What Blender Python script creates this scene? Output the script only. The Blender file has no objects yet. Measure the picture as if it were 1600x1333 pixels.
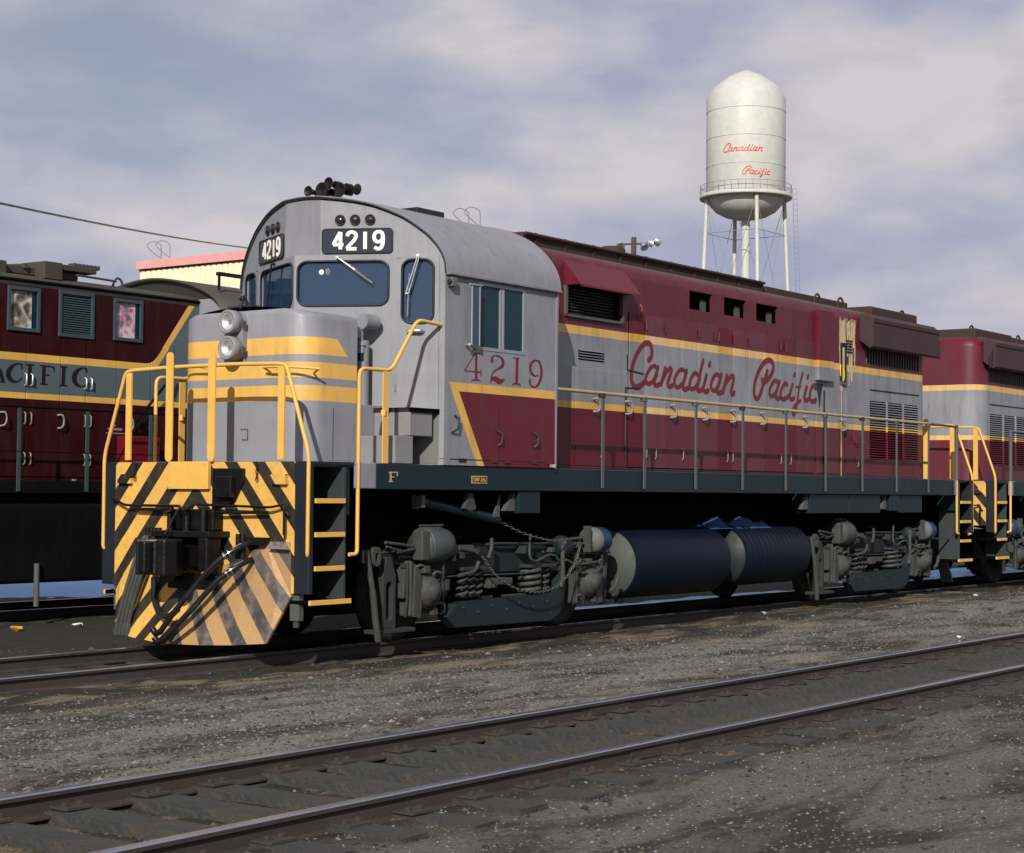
import bpy, bmesh, math, random
import numpy as np
from mathutils import Vector, Matrix, noise
from mathutils.geometry import tessellate_polygon
random.seed(7); rng = np.random.default_rng(7)
S = bpy.context.scene
R = math.radians

# ---------------------------------------------------------------- camera
cd = bpy.data.cameras.new('camera'); cam = bpy.data.objects.new('camera', cd); S.collection.objects.link(cam)
cd.sensor_width = 36; cd.lens = 63.02; cd.clip_end = 6000; cd.clip_start = 0.1
CX = Vector((0.58676401, -0.80971171, 0.0086576)); CY = Vector((-0.03515211, -0.01478884, 0.99927254)); CZ = -Vector((0.80899464, 0.58664149, 0.03714064))
M = Matrix.Identity(4)
for i in range(3):
    M[i][0] = CX[i]; M[i][1] = CY[i]; M[i][2] = CZ[i]
M[0][3], M[1][3], M[2][3] = -13.0843, -13.4331, 1.6322
cam.matrix_world = M
S.camera = cam

# ---------------------------------------------------------------- world and sun
sunv = Vector((1.98, 1.0, -1.23)).normalized()          # travel direction of the light
elev = math.asin(-sunv.z); az = math.atan2(-sunv.x, -sunv.y)
W = bpy.data.worlds.new('World'); S.world = W; W.use_nodes = True
nt = W.node_tree; nt.nodes.clear()
def wn(t): return nt.nodes.new(t)
out = wn('ShaderNodeOutputWorld'); bg = wn('ShaderNodeBackground')
sky = wn('ShaderNodeTexSky'); sky.sky_type = 'NISHITA'; sky.sun_disc = False
sky.sun_elevation = elev; sky.sun_rotation = az; sky.air_density = 1.0; sky.dust_density = 1.6; sky.ozone_density = 1.5
tc = wn('ShaderNodeTexCoord'); mp = wn('ShaderNodeMapping'); mp.inputs['Scale'].default_value = (1.0, 1.0, 2.6)
mp.inputs['Location'].default_value = (0.35, 0.1, 0.2)
n1 = wn('ShaderNodeTexNoise'); n1.inputs['Scale'].default_value = 4.2; n1.inputs['Detail'].default_value = 7; n1.inputs['Roughness'].default_value = .58; n1.inputs['Distortion'].default_value = .25
r1 = wn('ShaderNodeValToRGB'); r1.color_ramp.elements[0].position = .33; r1.color_ramp.elements[1].position = .56
n2 = wn('ShaderNodeTexNoise'); n2.inputs['Scale'].default_value = 7.0; n2.inputs['Detail'].default_value = 6; n2.inputs['Roughness'].default_value = .5
r2 = wn('ShaderNodeValToRGB'); e = r2.color_ramp.elements
e[0].position = .38; e[0].color = (4.9, 5.1, 6.9, 1); e[1].position = .62; e[1].color = (8.3, 7.8, 8.1, 1)
mx = wn('ShaderNodeMix'); mx.data_type = 'RGBA'
hs = wn('ShaderNodeHueSaturation'); hs.inputs['Saturation'].default_value = .75; hs.inputs['Value'].default_value = 1.0
L = nt.links.new
L(tc.outputs['Generated'], mp.inputs['Vector']); L(mp.outputs[0], n1.inputs['Vector']); L(mp.outputs[0], n2.inputs['Vector'])
L(n1.outputs['Fac'], r1.inputs[0]); L(n2.outputs['Fac'], r2.inputs[0])
L(sky.outputs[0], hs.inputs['Color']); L(hs.outputs[0], mx.inputs[6]); L(r2.outputs[0], mx.inputs[7])
mm = wn('ShaderNodeMath'); mm.operation = 'MULTIPLY_ADD'; mm.inputs[1].default_value = .62; mm.inputs[2].default_value = .36
L(r1.outputs[0], mm.inputs[0]); L(mm.outputs[0], mx.inputs[0])
L(mx.outputs[2], bg.inputs['Color']); bg.inputs['Strength'].default_value = .077; L(bg.outputs[0], out.inputs[0])

sl = bpy.data.lights.new('sun', 'SUN'); sl.energy = 5.0; sl.angle = R(.53); sl.color = (1, .945, .85)
so = bpy.data.objects.new('sun', sl); S.collection.objects.link(so)
so.rotation_euler = sunv.to_track_quat('-Z', 'Y').to_euler()
S.view_settings.view_transform = 'Standard'; S.view_settings.look = 'None'; S.view_settings.exposure = 0; S.view_settings.gamma = 1
S.view_settings.use_curve_mapping = False
S.render.engine = 'CYCLES'

# ---------------------------------------------------------------- node helper
class G:
    """small wrapper so that colour masks can be written as arithmetic"""
    def __init__(s, nt, v): s.nt = nt; s.v = v
    def op(s, o, *a):
        n = s.nt.nodes.new('ShaderNodeMath'); n.operation = o
        for i, x in enumerate((s,) + a):
            if isinstance(x, G):
                if isinstance(x.v, (int, float)): n.inputs[i].default_value = x.v
                else: s.nt.links.new(x.v, n.inputs[i])
            else: n.inputs[i].default_value = x
        return G(s.nt, n.outputs[0])
    def __add__(s, o): return s.op('ADD', o)
    def __sub__(s, o): return s.op('SUBTRACT', o)
    def __mul__(s, o): return s.op('MULTIPLY', o)
    def gt(s, o): return s.op('GREATER_THAN', o)
    def lt(s, o): return s.op('LESS_THAN', o)
    def between(s, a, b): return s.gt(a) * s.lt(b)
    def abs(s): return s.op('ABSOLUTE')
    def frac(s): return s.op('FRACT')
    def max(s, o): return s.op('MAXIMUM', o)
    def min(s, o): return s.op('MINIMUM', o)
    def smin(s, o, d): return s.op('SMOOTH_MIN', o, d)
    def smax(s, o, d): return s.op('SMOOTH_MAX', o, d)
    def inv(s): return (s * -1.0) + 1.0

def mat(name, base, rough=.5, metal=0., rules=None, grime=.25, gcol=(.06, .05, .045), gscale=3., streak=True, bump=.0, bscale=60., spec=.35, var=.08, coat=0., edge=None, perobj=0.):
    m = bpy.data.materials.new(name); m.use_nodes = True
    t = m.node_tree; t.nodes.clear()
    N = t.nodes.new; Lk = t.links.new
    o = N('ShaderNodeOutputMaterial'); b = N('ShaderNodeBsdfPrincipled'); Lk(b.outputs[0], o.inputs[0])
    co = N('ShaderNodeTexCoord'); sp = N('ShaderNodeSeparateXYZ'); Lk(co.outputs['Object'], sp.inputs[0])
    x, y, z = (G(t, sp.outputs[i]) for i in range(3))
    def rgb(c):
        n = N('ShaderNodeRGB'); n.outputs[0].default_value = (*c, 1); return n.outputs[0]
    cur = rgb(base)
    def mixc(f, a, c):
        n = N('ShaderNodeMix'); n.data_type = 'RGBA'
        if isinstance(f, G): Lk(f.v, n.inputs[0])
        elif isinstance(f, float): n.inputs[0].default_value = f
        else: Lk(f, n.inputs[0])
        Lk(a, n.inputs[6]); Lk(c, n.inputs[7]); return n.outputs[2]
    if rules:
        for mask, c in rules(x, y, z): cur = mixc(mask, cur, rgb(c))
    # tone variation
    nv = N('ShaderNodeTexNoise'); nv.inputs['Scale'].default_value = 1.7; nv.inputs['Detail'].default_value = 5; Lk(co.outputs['Object'], nv.inputs['Vector'])
    if var:
        h = N('ShaderNodeHueSaturation'); f = (G(t, nv.outputs['Fac']) - .5) * (var * 4) + 1.0
        Lk(f.v, h.inputs['Value']); Lk(cur, h.inputs['Color']); cur = h.outputs[0]
    if perobj:
        oi = N('ShaderNodeObjectInfo'); h2 = N('ShaderNodeHueSaturation'); f = (G(t, oi.outputs['Random']) - .5) * perobj + 1.0
        Lk(f.v, h2.inputs['Value']); f3 = (G(t, oi.outputs['Random']) * -.25) + 1.05; Lk(f3.v, h2.inputs['Saturation']); Lk(cur, h2.inputs['Color']); cur = h2.outputs[0]
    rr = G(t, rough)
    if grime:
        mpn = N('ShaderNodeMapping'); mpn.inputs['Scale'].default_value = (1, 1, .16 if streak else 1); Lk(co.outputs['Object'], mpn.inputs[0])
        ng = N('ShaderNodeTexNoise'); ng.inputs['Scale'].default_value = gscale * 3; ng.inputs['Detail'].default_value = 8; ng.inputs['Roughness'].default_value = .65; Lk(mpn.outputs[0], ng.inputs['Vector'])
        rp = N('ShaderNodeValToRGB'); rp.color_ramp.elements[0].position = .48; rp.color_ramp.elements[1].position = .8; Lk(ng.outputs['Fac'], rp.inputs[0])
        nb = N('ShaderNodeTexNoise'); nb.inputs['Scale'].default_value = gscale * .6; nb.inputs['Detail'].default_value = 6; Lk(co.outputs['Object'], nb.inputs['Vector'])
        f = G(t, rp.outputs[0]) * .6 + (G(t, nb.outputs['Fac']) - .35).max(0.) * .9
        cur = mixc((f * grime).min(1.0), cur, rgb(gcol))
        rr = f * (grime * .5) + rough
    if edge: pass
    if isinstance(rr.v, float): b.inputs['Roughness'].default_value = rr.v
    else: Lk(rr.v, b.inputs['Roughness'])
    Lk(cur, b.inputs['Base Color'])
    b.inputs['Metallic'].default_value = metal; b.inputs['Specular IOR Level'].default_value = spec
    b.inputs['Coat Weight'].default_value = coat
    if bump:
        nb2 = N('ShaderNodeTexNoise'); nb2.inputs['Scale'].default_value = bscale; nb2.inputs['Detail'].default_value = 5; Lk(co.outputs['Object'], nb2.inputs['Vector'])
        bp_ = N('ShaderNodeBump'); bp_.inputs['Strength'].default_value = bump; bp_.inputs['Distance'].default_value = .02
        Lk(nb2.outputs['Fac'], bp_.inputs['Height']); Lk(bp_.outputs[0], b.inputs['Normal'])
    return m

GRAY = (.222, .228, .256); MAR = (.105, .005, .017); YEL = (.66, .385, .085); BLK = (.012, .013, .014)
def hood_rules(x, y, z):
    return [(z.between(2.74, 3.68), GRAY), (z.between(3.63, 3.735), YEL), (z.between(2.70, 2.785), YEL), (z.gt(4.60), (.075, .028, .026))]
def nose_rules(x, y, z):
    lim = x.lt(1.17) * ((x - 1.02) * 1.0 + (z - 3.23) * .9).lt(0.)
    return [(z.between(3.05, 3.23) * (((z - 3.05) * .95 + x).lt(1.17)), YEL), (z.between(2.81, 2.97), YEL), (z.between(2.57, 2.73), YEL)]
def cab_rules(x, y, z):
    ln = (z * .585 + x)               # slanted edge: x = 2.20 at z 2.82, 2.68 at 1.93
    a = ln.gt(2.20 + 2.78 * .585)
    b_ = ln.gt(2.20 + 2.78 * .585 + .13)
    return [(a * z.lt(2.83), YEL), (b_ * z.lt(2.735), MAR)]
def hazard_rules(x, y, z):
    s = ((z + (y - .08).abs() * 1.17) * 2.19).frac()
    return [(s.between(.255, .716), (.014, .012, .011))]
def left_rules(x, y, z):
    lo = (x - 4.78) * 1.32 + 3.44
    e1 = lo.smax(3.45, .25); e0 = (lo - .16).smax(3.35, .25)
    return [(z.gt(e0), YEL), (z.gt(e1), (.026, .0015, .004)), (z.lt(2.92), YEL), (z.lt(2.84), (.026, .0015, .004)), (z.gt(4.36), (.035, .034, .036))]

m_gray = mat('grey_paint', GRAY, .42, grime=.55, gcol=(.085, .078, .07), bump=.16, bscale=3.5)
m_graydirty = mat('weathered_grey_paint', (.12, .125, .12), .55, grime=.6, bump=.05)
m_nose = mat('grey_paint_yellow_bands', GRAY, .38, rules=nose_rules, grime=.5, gcol=(.085, .078, .07), bump=.14, bscale=3.5)
m_cab = mat('cab_side_paint', GRAY, .4, rules=cab_rules, grime=.55, gcol=(.06, .055, .055), bump=.14, bscale=3.5)
m_hood = mat('hood_paint', MAR, .40, perobj=.17, rules=hood_rules, grime=.62, gcol=(.032, .026, .032), bump=.14, bscale=3.5)
m_maroon = mat('maroon_paint', MAR, .4, grime=.35)
m_rust = mat('roof_brown_grime', (.040, .020, .017), .7, grime=.6, gcol=(.03, .022, .02), streak=False)
m_yel = mat('yellow_paint', YEL, .45, grime=.22, gcol=(.16, .09, .035), gscale=6, streak=False, bump=.04)
m_rail = mat('faded_cream_handrail', (.40, .29, .15), .5, grime=.5, gcol=(.12, .08, .05), gscale=8, streak=False)
m_post = mat('grey_green_post', (.075, .08, .082), .5, grime=.4)
m_haz = mat('hazard_stripes', YEL, .5, rules=hazard_rules, grime=.55, gcol=(.10, .065, .03), gscale=4, streak=False, bump=.05)
def plow_rules(x, y, z):
    s = ((z + (y - .08).abs() * 1.17) * 2.19).frac()
    return [(s.between(.255, .716), (.045, .045, .05))]
m_plow = mat('scraped_hazard_stripes', (.42, .25, .095), .40, rules=plow_rules, grime=1.3, gcol=(.24, .18, .135), gscale=2.6, streak=False, bump=.22, bscale=18, metal=.15)
m_frame = mat('dark_teal_frame_paint', (.0035, .016, .021), .42, grime=.4, gcol=(.010, .012, .011), streak=True, bump=.08, bscale=20)
m_black = mat('black_grease', (.004, .004, .005), .35, spec=.3, grime=.5, gcol=(.012, .010, .008), streak=False, bump=.2, bscale=30)
m_under = mat('underframe_black', (.003, .0025, .0025), .95, grime=0, spec=.02)
m_truck = mat('bogie_grime', (.014, .019, .022), .65, spec=.2, grime=.8, gcol=(.012, .011, .010), gscale=4, streak=False, bump=.25, bscale=22)
m_cast = mat('dusty_casting', (.044, .047, .045), .6, spec=.45, grime=1.1, gcol=(.022, .020, .018), gscale=5, streak=False, bump=.35, bscale=30)
m_tank = mat('oily_tank_paint', (.0012, .0045, .013), .42, spec=.22, grime=.6, gcol=(.006, .007, .007), gscale=2.5, streak=False, bump=.08, bscale=8)
m_tankend = mat('tank_end_paint', (.050, .060, .055), .6, grime=.5, streak=False)
m_steel = mat('worn_rail_steel', (.42, .48, .58), .22, metal=.9, grime=.35, gcol=(.08, .06, .05), streak=False)
m_rweb = mat('rusty_rail_side', (.035, .03, .03), .7, grime=.5, gcol=(.09, .055, .035), streak=False, bump=.2)
m_tie = mat('oil_soaked_timber', (.030, .034, .037), .7, grime=.9, gcol=(.085, .062, .040), gscale=3, streak=False, bump=.9, bscale=22)
m_chrome = mat('bright_metal', (.75, .76, .78), .12, metal=1., grime=0, var=0)
m_alu = mat('aluminium', (.55, .56, .58), .35, metal=.8, grime=.2, streak=False)
m_rubber = mat('black_rubber', (.012, .013, .015), .45, grime=.15, streak=False)
m_board = mat('number_board_navy', (.012, .018, .035), .3, grime=.08)
m_white = mat('cream_white_figures', (.85, .82, .68), .5, grime=.05)
m_letter = mat('maroon_lettering', (.135, .010, .020), .45, grime=.2)
m_darklet = mat('dark_lettering', (.010, .004, .006), .5, grime=.1)
m_lampd = mat('dark_lamp_glass', (.02, .015, .015), .06, grime=0, coat=.6)
m_tread = mat('diamond_plate_grey', (.21, .21, .215), .5, grime=.35, gcol=(.06, .06, .06), streak=False, bump=.25, bscale=90)
m_stain = mat('yellow_white_deposit', (.42, .36, .22), .8, grime=.5, gcol=(.2, .11, .05), streak=True, bump=.4)
m_stainy = mat('bright_yellow_deposit', (.75, .55, .05), .7, grime=.1)
m_twhite = mat('tower_silver_white', (.48, .48, .45), .5, grime=.30, gcol=(.26, .22, .17), gscale=.25, streak=True)
m_red = mat('red_script', (.55, .035, .03), .5, grime=0)
m_wall = mat('cream_siding', (.74, .66, .45), .6, grime=.04, gscale=.2)
m_pink = mat('rose_red_fascia', (.62, .30, .28), .6, grime=.1)
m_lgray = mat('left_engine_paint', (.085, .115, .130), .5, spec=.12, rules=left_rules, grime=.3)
m_lroof = mat('soot_roof', (.05, .043, .036), .7, grime=.6, streak=False)
m_lcab = mat('left_cab_face', (.24, .25, .28), .45, grime=.3, rules=lambda x, y, z: [(z.gt(4.47), (.022, .018, .015))])
m_lgrayend = mat('left_engine_grey', (.26, .27, .30), .45, grime=.3)
m_lframe = mat('left_engine_frame', (.0025, .0025, .003), .8, spec=.08, grime=.4, gcol=(.008, .014, .014))
m_lpost = mat('left_post_teal', (.035, .06, .07), .5, grime=.2)
m_wood = mat('pole_wood', (.06, .05, .045), .8, grime=.4)
m_paper = mat('paper_scrap', (.7, .68, .62), .8, grime=.1)
m_leaf = mat('orange_scrap', (.7, .32, .06), .7, grime=.1)
m_hose = mat('hose_rubber', (.035, .04, .038), .5, grime=.5, gcol=(.12, .11, .10), streak=False)
m_snowb = mat('old_snow_shade_blue', (.26, .47, .82), .6, grime=.12, gcol=(.35, .36, .36), streak=False, bump=.4, bscale=9)  # blue of snow in sky-lit shade is put into the base colour

def glass_mat(name, tint, tr=.35, rough=.03, spec=.8):
    m = bpy.data.materials.new(name); m.use_nodes = True; t = m.node_tree; b = t.nodes['Principled BSDF']
    b.inputs['Base Color'].default_value = (*tint, 1); b.inputs['Roughness'].default_value = rough; b.inputs['Specular IOR Level'].default_value = spec
    tr_ = t.nodes.new('ShaderNodeBsdfTransparent'); tr_.inputs[0].default_value = (.75, .85, .9, 1) if tr < .9 else (1, 1, 1, 1)
    mx_ = t.nodes.new('ShaderNodeMixShader'); mx_.inputs[0].default_value = tr
    t.links.new(b.outputs[0], mx_.inputs[1]); t.links.new(tr_.outputs[0], mx_.inputs[2]); t.links.new(mx_.outputs[0], t.nodes['Material Output'].inputs[0])
    return m
m_glass = glass_mat('windscreen_glass', (.018, .045, .095), .2)
m_glass2 = glass_mat('cab_side_glass', (.004, .030, .045), .08, .08, .25)
def patchy_glass(name, c1, c2, c3):
    m = bpy.data.materials.new(name); m.use_nodes = True; t = m.node_tree; b = t.nodes['Principled BSDF']
    n = t.nodes.new('ShaderNodeTexNoise'); n.inputs['Scale'].default_value = 5; n.inputs['Detail'].default_value = 6; n.inputs['Distortion'].default_value = 1.4
    c = t.nodes.new('ShaderNodeTexCoord'); t.links.new(c.outputs['Object'], n.inputs['Vector'])
    r = t.nodes.new('ShaderNodeValToRGB'); e = r.color_ramp.elements
    e[0].position = .36; e[0].color = (*c1, 1); e[1].position = .62; e[1].color = (*c3, 1)
    k = e.new(.5); k.color = (*c2, 1)
    t.links.new(n.outputs['Fac'], r.inputs[0]); t.links.new(r.outputs[0], b.inputs['Base Color']); b.inputs['Roughness'].default_value = .25
    return m
m_pg1 = patchy_glass('dirty_papered_pane', (.05, .06, .04), (.30, .24, .20), (.48, .48, .50))
m_pg2 = patchy_glass('pink_papered_pane', (.08, .12, .16), (.55, .22, .28), (.50, .50, .60))

# ---------------------------------------------------------------- mesh builder
class MB:
    def __init__(s, T=None): s.v = []; s.f = []; s.sm = []; s.T = T
    def add(s, vs, fs, smooth=False):
        o = len(s.v)
        if s.T: vs = [s.T(p) for p in vs]
        s.v += [tuple(p) for p in vs]; s.f += [tuple(i + o for i in f) for f in fs]; s.sm += [smooth] * len(fs)
        return s
    def box(s, x0, y0, z0, x1, y1, z1):
        v = [(a, b, c) for a in (x0, x1) for b in (y0, y1) for c in (z0, z1)]
        return s.add(v, [(0, 1, 3, 2), (4, 6, 7, 5), (0, 4, 5, 1), (2, 3, 7, 6), (0, 2, 6, 4), (1, 5, 7, 3)])
    def obox(s, p, q, w, h, up=(0, 0, 1)):
        p = Vector(p); q = Vector(q); d = (q - p).normalized(); u = Vector(up); r = d.cross(u).normalized(); u = r.cross(d)
        v = [e + r * a * w / 2 + u * b * h / 2 for e in (p, q) for a in (-1, 1) for b in (-1, 1)]
        return s.add(v, [(0, 1, 3, 2), (4, 6, 7, 5), (0, 4, 5, 1), (2, 3, 7, 6), (0, 2, 6, 4), (1, 5, 7, 3)])
    def tube(s, pts, r, n=8, caps=True, closed=False):
        pts = [Vector(p) for p in pts]; N = len(pts); rings = []; up = None
        for i, p in enumerate(pts):
            if closed: d = pts[(i + 1) % N] - pts[i - 1]
            else: d = pts[min(i + 1, N - 1)] - pts[max(i - 1, 0)]
            d.normalize()
            if up is None:
                a = Vector((0, 0, 1)) if abs(d.z) < .9 else Vector((1, 0, 0)); up = (a - d * a.dot(d)).normalized()
            else: up = (up - d * up.dot(d)).normalized()
            sd = d.cross(up); rr = r[i] if isinstance(r, (list, tuple)) else r
            rings.append([p + (up * math.cos(t) + sd * math.sin(t)) * rr for t in [2 * math.pi * k / n for k in range(n)]])
        v = [q for ring in rings for q in ring]; f = []
        for i in range(N if closed else N - 1):
            j = (i + 1) % N
            for k in range(n): f.append((i * n + k, i * n + (k + 1) % n, j * n + (k + 1) % n, j * n + k))
        s.add(v, f, True)
        if caps and not closed:
            s.add(rings[0], [tuple(range(n))]); s.add(rings[-1], [tuple(range(n))])
        return s
    def cyl(s, p, q, r, n=16, caps=True): return s.tube([p, q], r, n, caps)
    def lathe(s, prof, p, ax, n=20):
        """prof: [(t, r)] along axis ax from p"""
        p = Vector(p); d = Vector(ax).normalized(); a = Vector((0, 0, 1)) if abs(d.z) < .9 else Vector((1, 0, 0))
        u = (a - d * a.dot(d)).normalized(); w = d.cross(u); v = []; f = []
        for t, r in prof:
            v += [p + d * t + (u * math.cos(k * 2 * math.pi / n) + w * math.sin(k * 2 * math.pi / n)) * max(r, 1e-4) for k in range(n)]
        for i in range(len(prof) - 1):
            for k in range(n): f.append((i * n + k, i * n + (k + 1) % n, (i + 1) * n + (k + 1) % n, (i + 1) * n + k))
        f.append(tuple(range(n))); f.append(tuple((len(prof) - 1) * n + k for k in range(n)))
        return s.add(v, f, True)
    def plate(s, outer, holes, mp, h0, h1):
        """flat plate with holes; mp(a, b, h) -> 3D"""
        loops = [outer] + list(holes)
        pl = [[Vector((a, b, 0)) for a, b in lp] for lp in loops]
        tri = tessellate_polygon(pl); flat = [p for lp in loops for p in lp]; n = len(flat)
        v = [mp(a, b, h1) for a, b in flat] + [mp(a, b, h0) for a, b in flat]
        f = [tuple(t) for t in tri] + [tuple(i + n for i in reversed(t)) for t in tri]
        o = 0
        for lp in loops:
            k = len(lp)
            for i in range(k): f.append((o + i, o + (i + 1) % k, n + o + (i + 1) % k, n + o + i))
            o += k
        return s.add(v, f)
    def wall(s, r0, holes, mp, h0, h1):
        """rectangle (a0, b0, a1, b1) with rectangular holes, cut on a grid"""
        A = sorted({r0[0], r0[2]} | {q for h in holes for q in (h[0], h[2])}); Bz = sorted({r0[1], r0[3]} | {q for h in holes for q in (h[1], h[3])})
        na, nb = len(A), len(Bz)
        solid = [[not any(h[0] <= (A[i] + A[i + 1]) / 2 <= h[2] and h[1] <= (Bz[j] + Bz[j + 1]) / 2 <= h[3] for h in holes) for j in range(nb - 1)] for i in range(na - 1)]
        v = [mp(a, b, h1) for a in A for b in Bz] + [mp(a, b, h0) for a in A for b in Bz]; o = na * nb
        I = lambda i, j: i * nb + j
        S_ = lambda i, j: 0 <= i < na - 1 and 0 <= j < nb - 1 and solid[i][j]
        f = []
        for i in range(na - 1):
            for j in range(nb - 1):
                if not solid[i][j]: continue
                q = (I(i, j), I(i + 1, j), I(i + 1, j + 1), I(i, j + 1)); f += [q, tuple(k + o for k in reversed(q))]
                for (di, dj, e0, e1) in ((-1, 0, q[3], q[0]), (1, 0, q[1], q[2]), (0, -1, q[0], q[1]), (0, 1, q[2], q[3])):
                    if not S_(i + di, j + dj): f.append((e0, e1, e1 + o, e0 + o))
        return s.add(v, f)
    def prism(s, poly, mp, h0, h1): return s.plate(poly, [], mp, h0, h1)
    def build(s, name, m, parent=None, bevel=0, label=None, kind=None, recalc=True):
        me = bpy.data.meshes.new(name); me.from_pydata(s.v, [], s.f)
        me.polygons.foreach_set('use_smooth', s.sm); me.materials.append(m)
        if recalc:
            b = bmesh.new(); b.from_mesh(me); bmesh.ops.recalc_face_normals(b, faces=b.faces); b.to_mesh(me); b.free()
        o = bpy.data.objects.new(name, me); S.collection.objects.link(o)
        if parent: o.parent = parent
        if bevel:
            md = o.modifiers.new('bevel', 'BEVEL'); md.width = bevel; md.segments = 2; md.limit_method = 'ANGLE'; md.angle_limit = R(40)
        if label: o['label'] = label
        if kind: o['kind'] = kind
        return o

def catmull(p, k=7):
    P = [np.array(q, float) for q in p]
    if len(P) < 3: return P
    P = [2 * P[0] - P[1]] + P + [2 * P[-1] - P[-2]]; o = []
    for i in range(1, len(P) - 2):
        for j in range(k):
            t = j / k
            o.append(.5 * ((2 * P[i]) + (-P[i - 1] + P[i + 1]) * t + (2 * P[i - 1] - 5 * P[i] + 4 * P[i + 1] - P[i + 2]) * t * t + (-P[i - 1] + 3 * P[i] - 3 * P[i + 1] + P[i + 2]) * t ** 3))
    o.append(P[-2]); return o
def ribbon(mb, pts, mp, h0, h1, smooth=True, rnd=True):
    """pts: (a, b, width)"""
    q = catmull(pts) if smooth else [np.array(p, float) for p in pts]
    Lf, Rt = [], []
    for i, p in enumerate(q):
        d = q[min(i + 1, len(q) - 1)][:2] - q[max(i - 1, 0)][:2]; l = np.hypot(*d) or 1; d = d / l; nrm = np.array([-d[1], d[0]])
        w = max(p[2], .002) / 2
        if i == 0: d0 = d
        Lf.append(p[:2] + nrm * w); Rt.append(p[:2] - nrm * w)
    v = []; n = len(q)
    for h, g in ((h1, 4e-5), (h0, 0)): v += [mp(a[0], a[1], h + g * i) for i, a in enumerate(Lf)] + [mp(a[0], a[1], h + g * i) for i, a in enumerate(Rt)]
    f = []
    for i in range(n - 1):
        f += [(i, i + 1, n + i + 1, n + i), (i, i + 1, 2 * n + i + 1, 2 * n + i), (n + i, n + i + 1, 3 * n + i + 1, 3 * n + i)]
    f += [(0, n, 3 * n, 2 * n), (n - 1, 2 * n - 1, 4 * n - 1, 3 * n - 1)]
    mb.add(v, f)
    if rnd:
        for e_, (p, dd) in enumerate(((q[0], -1), (q[-1], 1))):
            w = max(p[2], .002) / 2
            d = (q[1] - q[0])[:2] if dd < 0 else (q[-1] - q[-2])[:2]; d = d / (np.hypot(*d) or 1) * dd; an = math.atan2(d[1], d[0])
            ring = [p[:2] + w * np.array([math.cos(an + t), math.sin(an + t)]) for t in np.linspace(-math.pi / 2, math.pi / 2, 7)]
            mb.add([mp(a[0], a[1], h1) for a in ring] + [mp(a[0], a[1], h0) for a in ring], [tuple(range(7))] + [(i, i + 1, 8 + i, 7 + i) for i in range(6)])
def rrect(a0, b0, a1, b1, r, n=5):
    o = []
    for cx, cy, s in ((a1 - r, b0 + r, -90), (a1 - r, b1 - r, 0), (a0 + r, b1 - r, 90), (a0 + r, b0 + r, 180)):
        for k in range(n + 1):
            t = R(s + 90 * k / n); o.append((cx + r * math.cos(t), cy + r * math.sin(t)))
    return o
def rect(a0, b0, a1, b1): return [(a0, b0), (a1, b0), (a1, b1), (a0, b1)]
def bend(pts, r=.08, k=4):
    """polyline with rounded corners"""
    P = [Vector(p) for p in pts]; o = [P[0]]
    for i in range(1, len(P) - 1):
        a = (P[i - 1] - P[i]); b = (P[i + 1] - P[i]); rr = min(r, a.length * .45, b.length * .45); a.normalize(); b.normalize()
        p0 = P[i] + a * rr; p1 = P[i] + b * rr
        for j in range(k + 1):
            t = j / k; o.append((1 - t) ** 2 * p0 + 2 * t * (1 - t) * P[i] + t * t * p1)
    o.append(P[-1]); return o
def thing(name, label, cat, group=None, loc=(0, 0, 0), rz=0):
    o = bpy.data.objects.new(name, None); S.collection.objects.link(o); o.location = loc; o.rotation_euler = (0, 0, rz); o.empty_display_size = .3
    o['label'] = label; o['category'] = cat
    if group: o['group'] = group
    return o
def tag(o, label=None, cat=None, group=None, kind=None):
    if label: o['label'] = label
    if cat: o['category'] = cat
    if group: o['group'] = group
    if kind: o['kind'] = kind
    return o
def copy_tree(o, parent=None, skip=(), loc=None):
    c = o.copy(); S.collection.objects.link(c); c.parent = parent
    if loc is not None: c.location = loc
    for ch in list(o.children):
        if ch.name.split('.')[0] in skip: continue
        copy_tree(ch, c, skip)
    return c
def clone(o, parent, loc):
    c = o.copy(); S.collection.objects.link(c); c.parent = parent; c.location = loc; return c
DIG = {'4': [([(.44, 0), (.44, 1)], 0), ([(.42, 1), (.0, .27)], 0), ([(0, .27), (.62, .27)], 0)],
       '2': [([(.03, .76), (.10, .93), (.30, 1), (.50, .93), (.56, .75), (.44, .50), (.16, .22), (.02, .03)], 1), ([(0, .02), (.60, .02)], 0)],
       '1': [([(.30, 0), (.30, 1)], 0)],
       '9': [([(.56, .70), (.50, .92), (.30, 1), (.10, .92), (.03, .70), (.10, .48), (.30, .41), (.50, .50), (.56, .70), (.56, .35), (.46, .07), (.26, 0), (.06, .10)], 1)]}
def digits(mb, txt, a0, b0, h, pitch, w, mp, hh, flip=1):
    for i, ch in enumerate(txt):
        for j, (pts, sm) in enumerate(DIG[ch]):
            P = [(a0 + flip * (i * pitch + px * h * .88), b0 + py * h, w) for px, py in pts]
            ribbon(mb, P, mp, hh, hh + .004 + .0006 * j, smooth=bool(sm), rnd=False)
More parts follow.
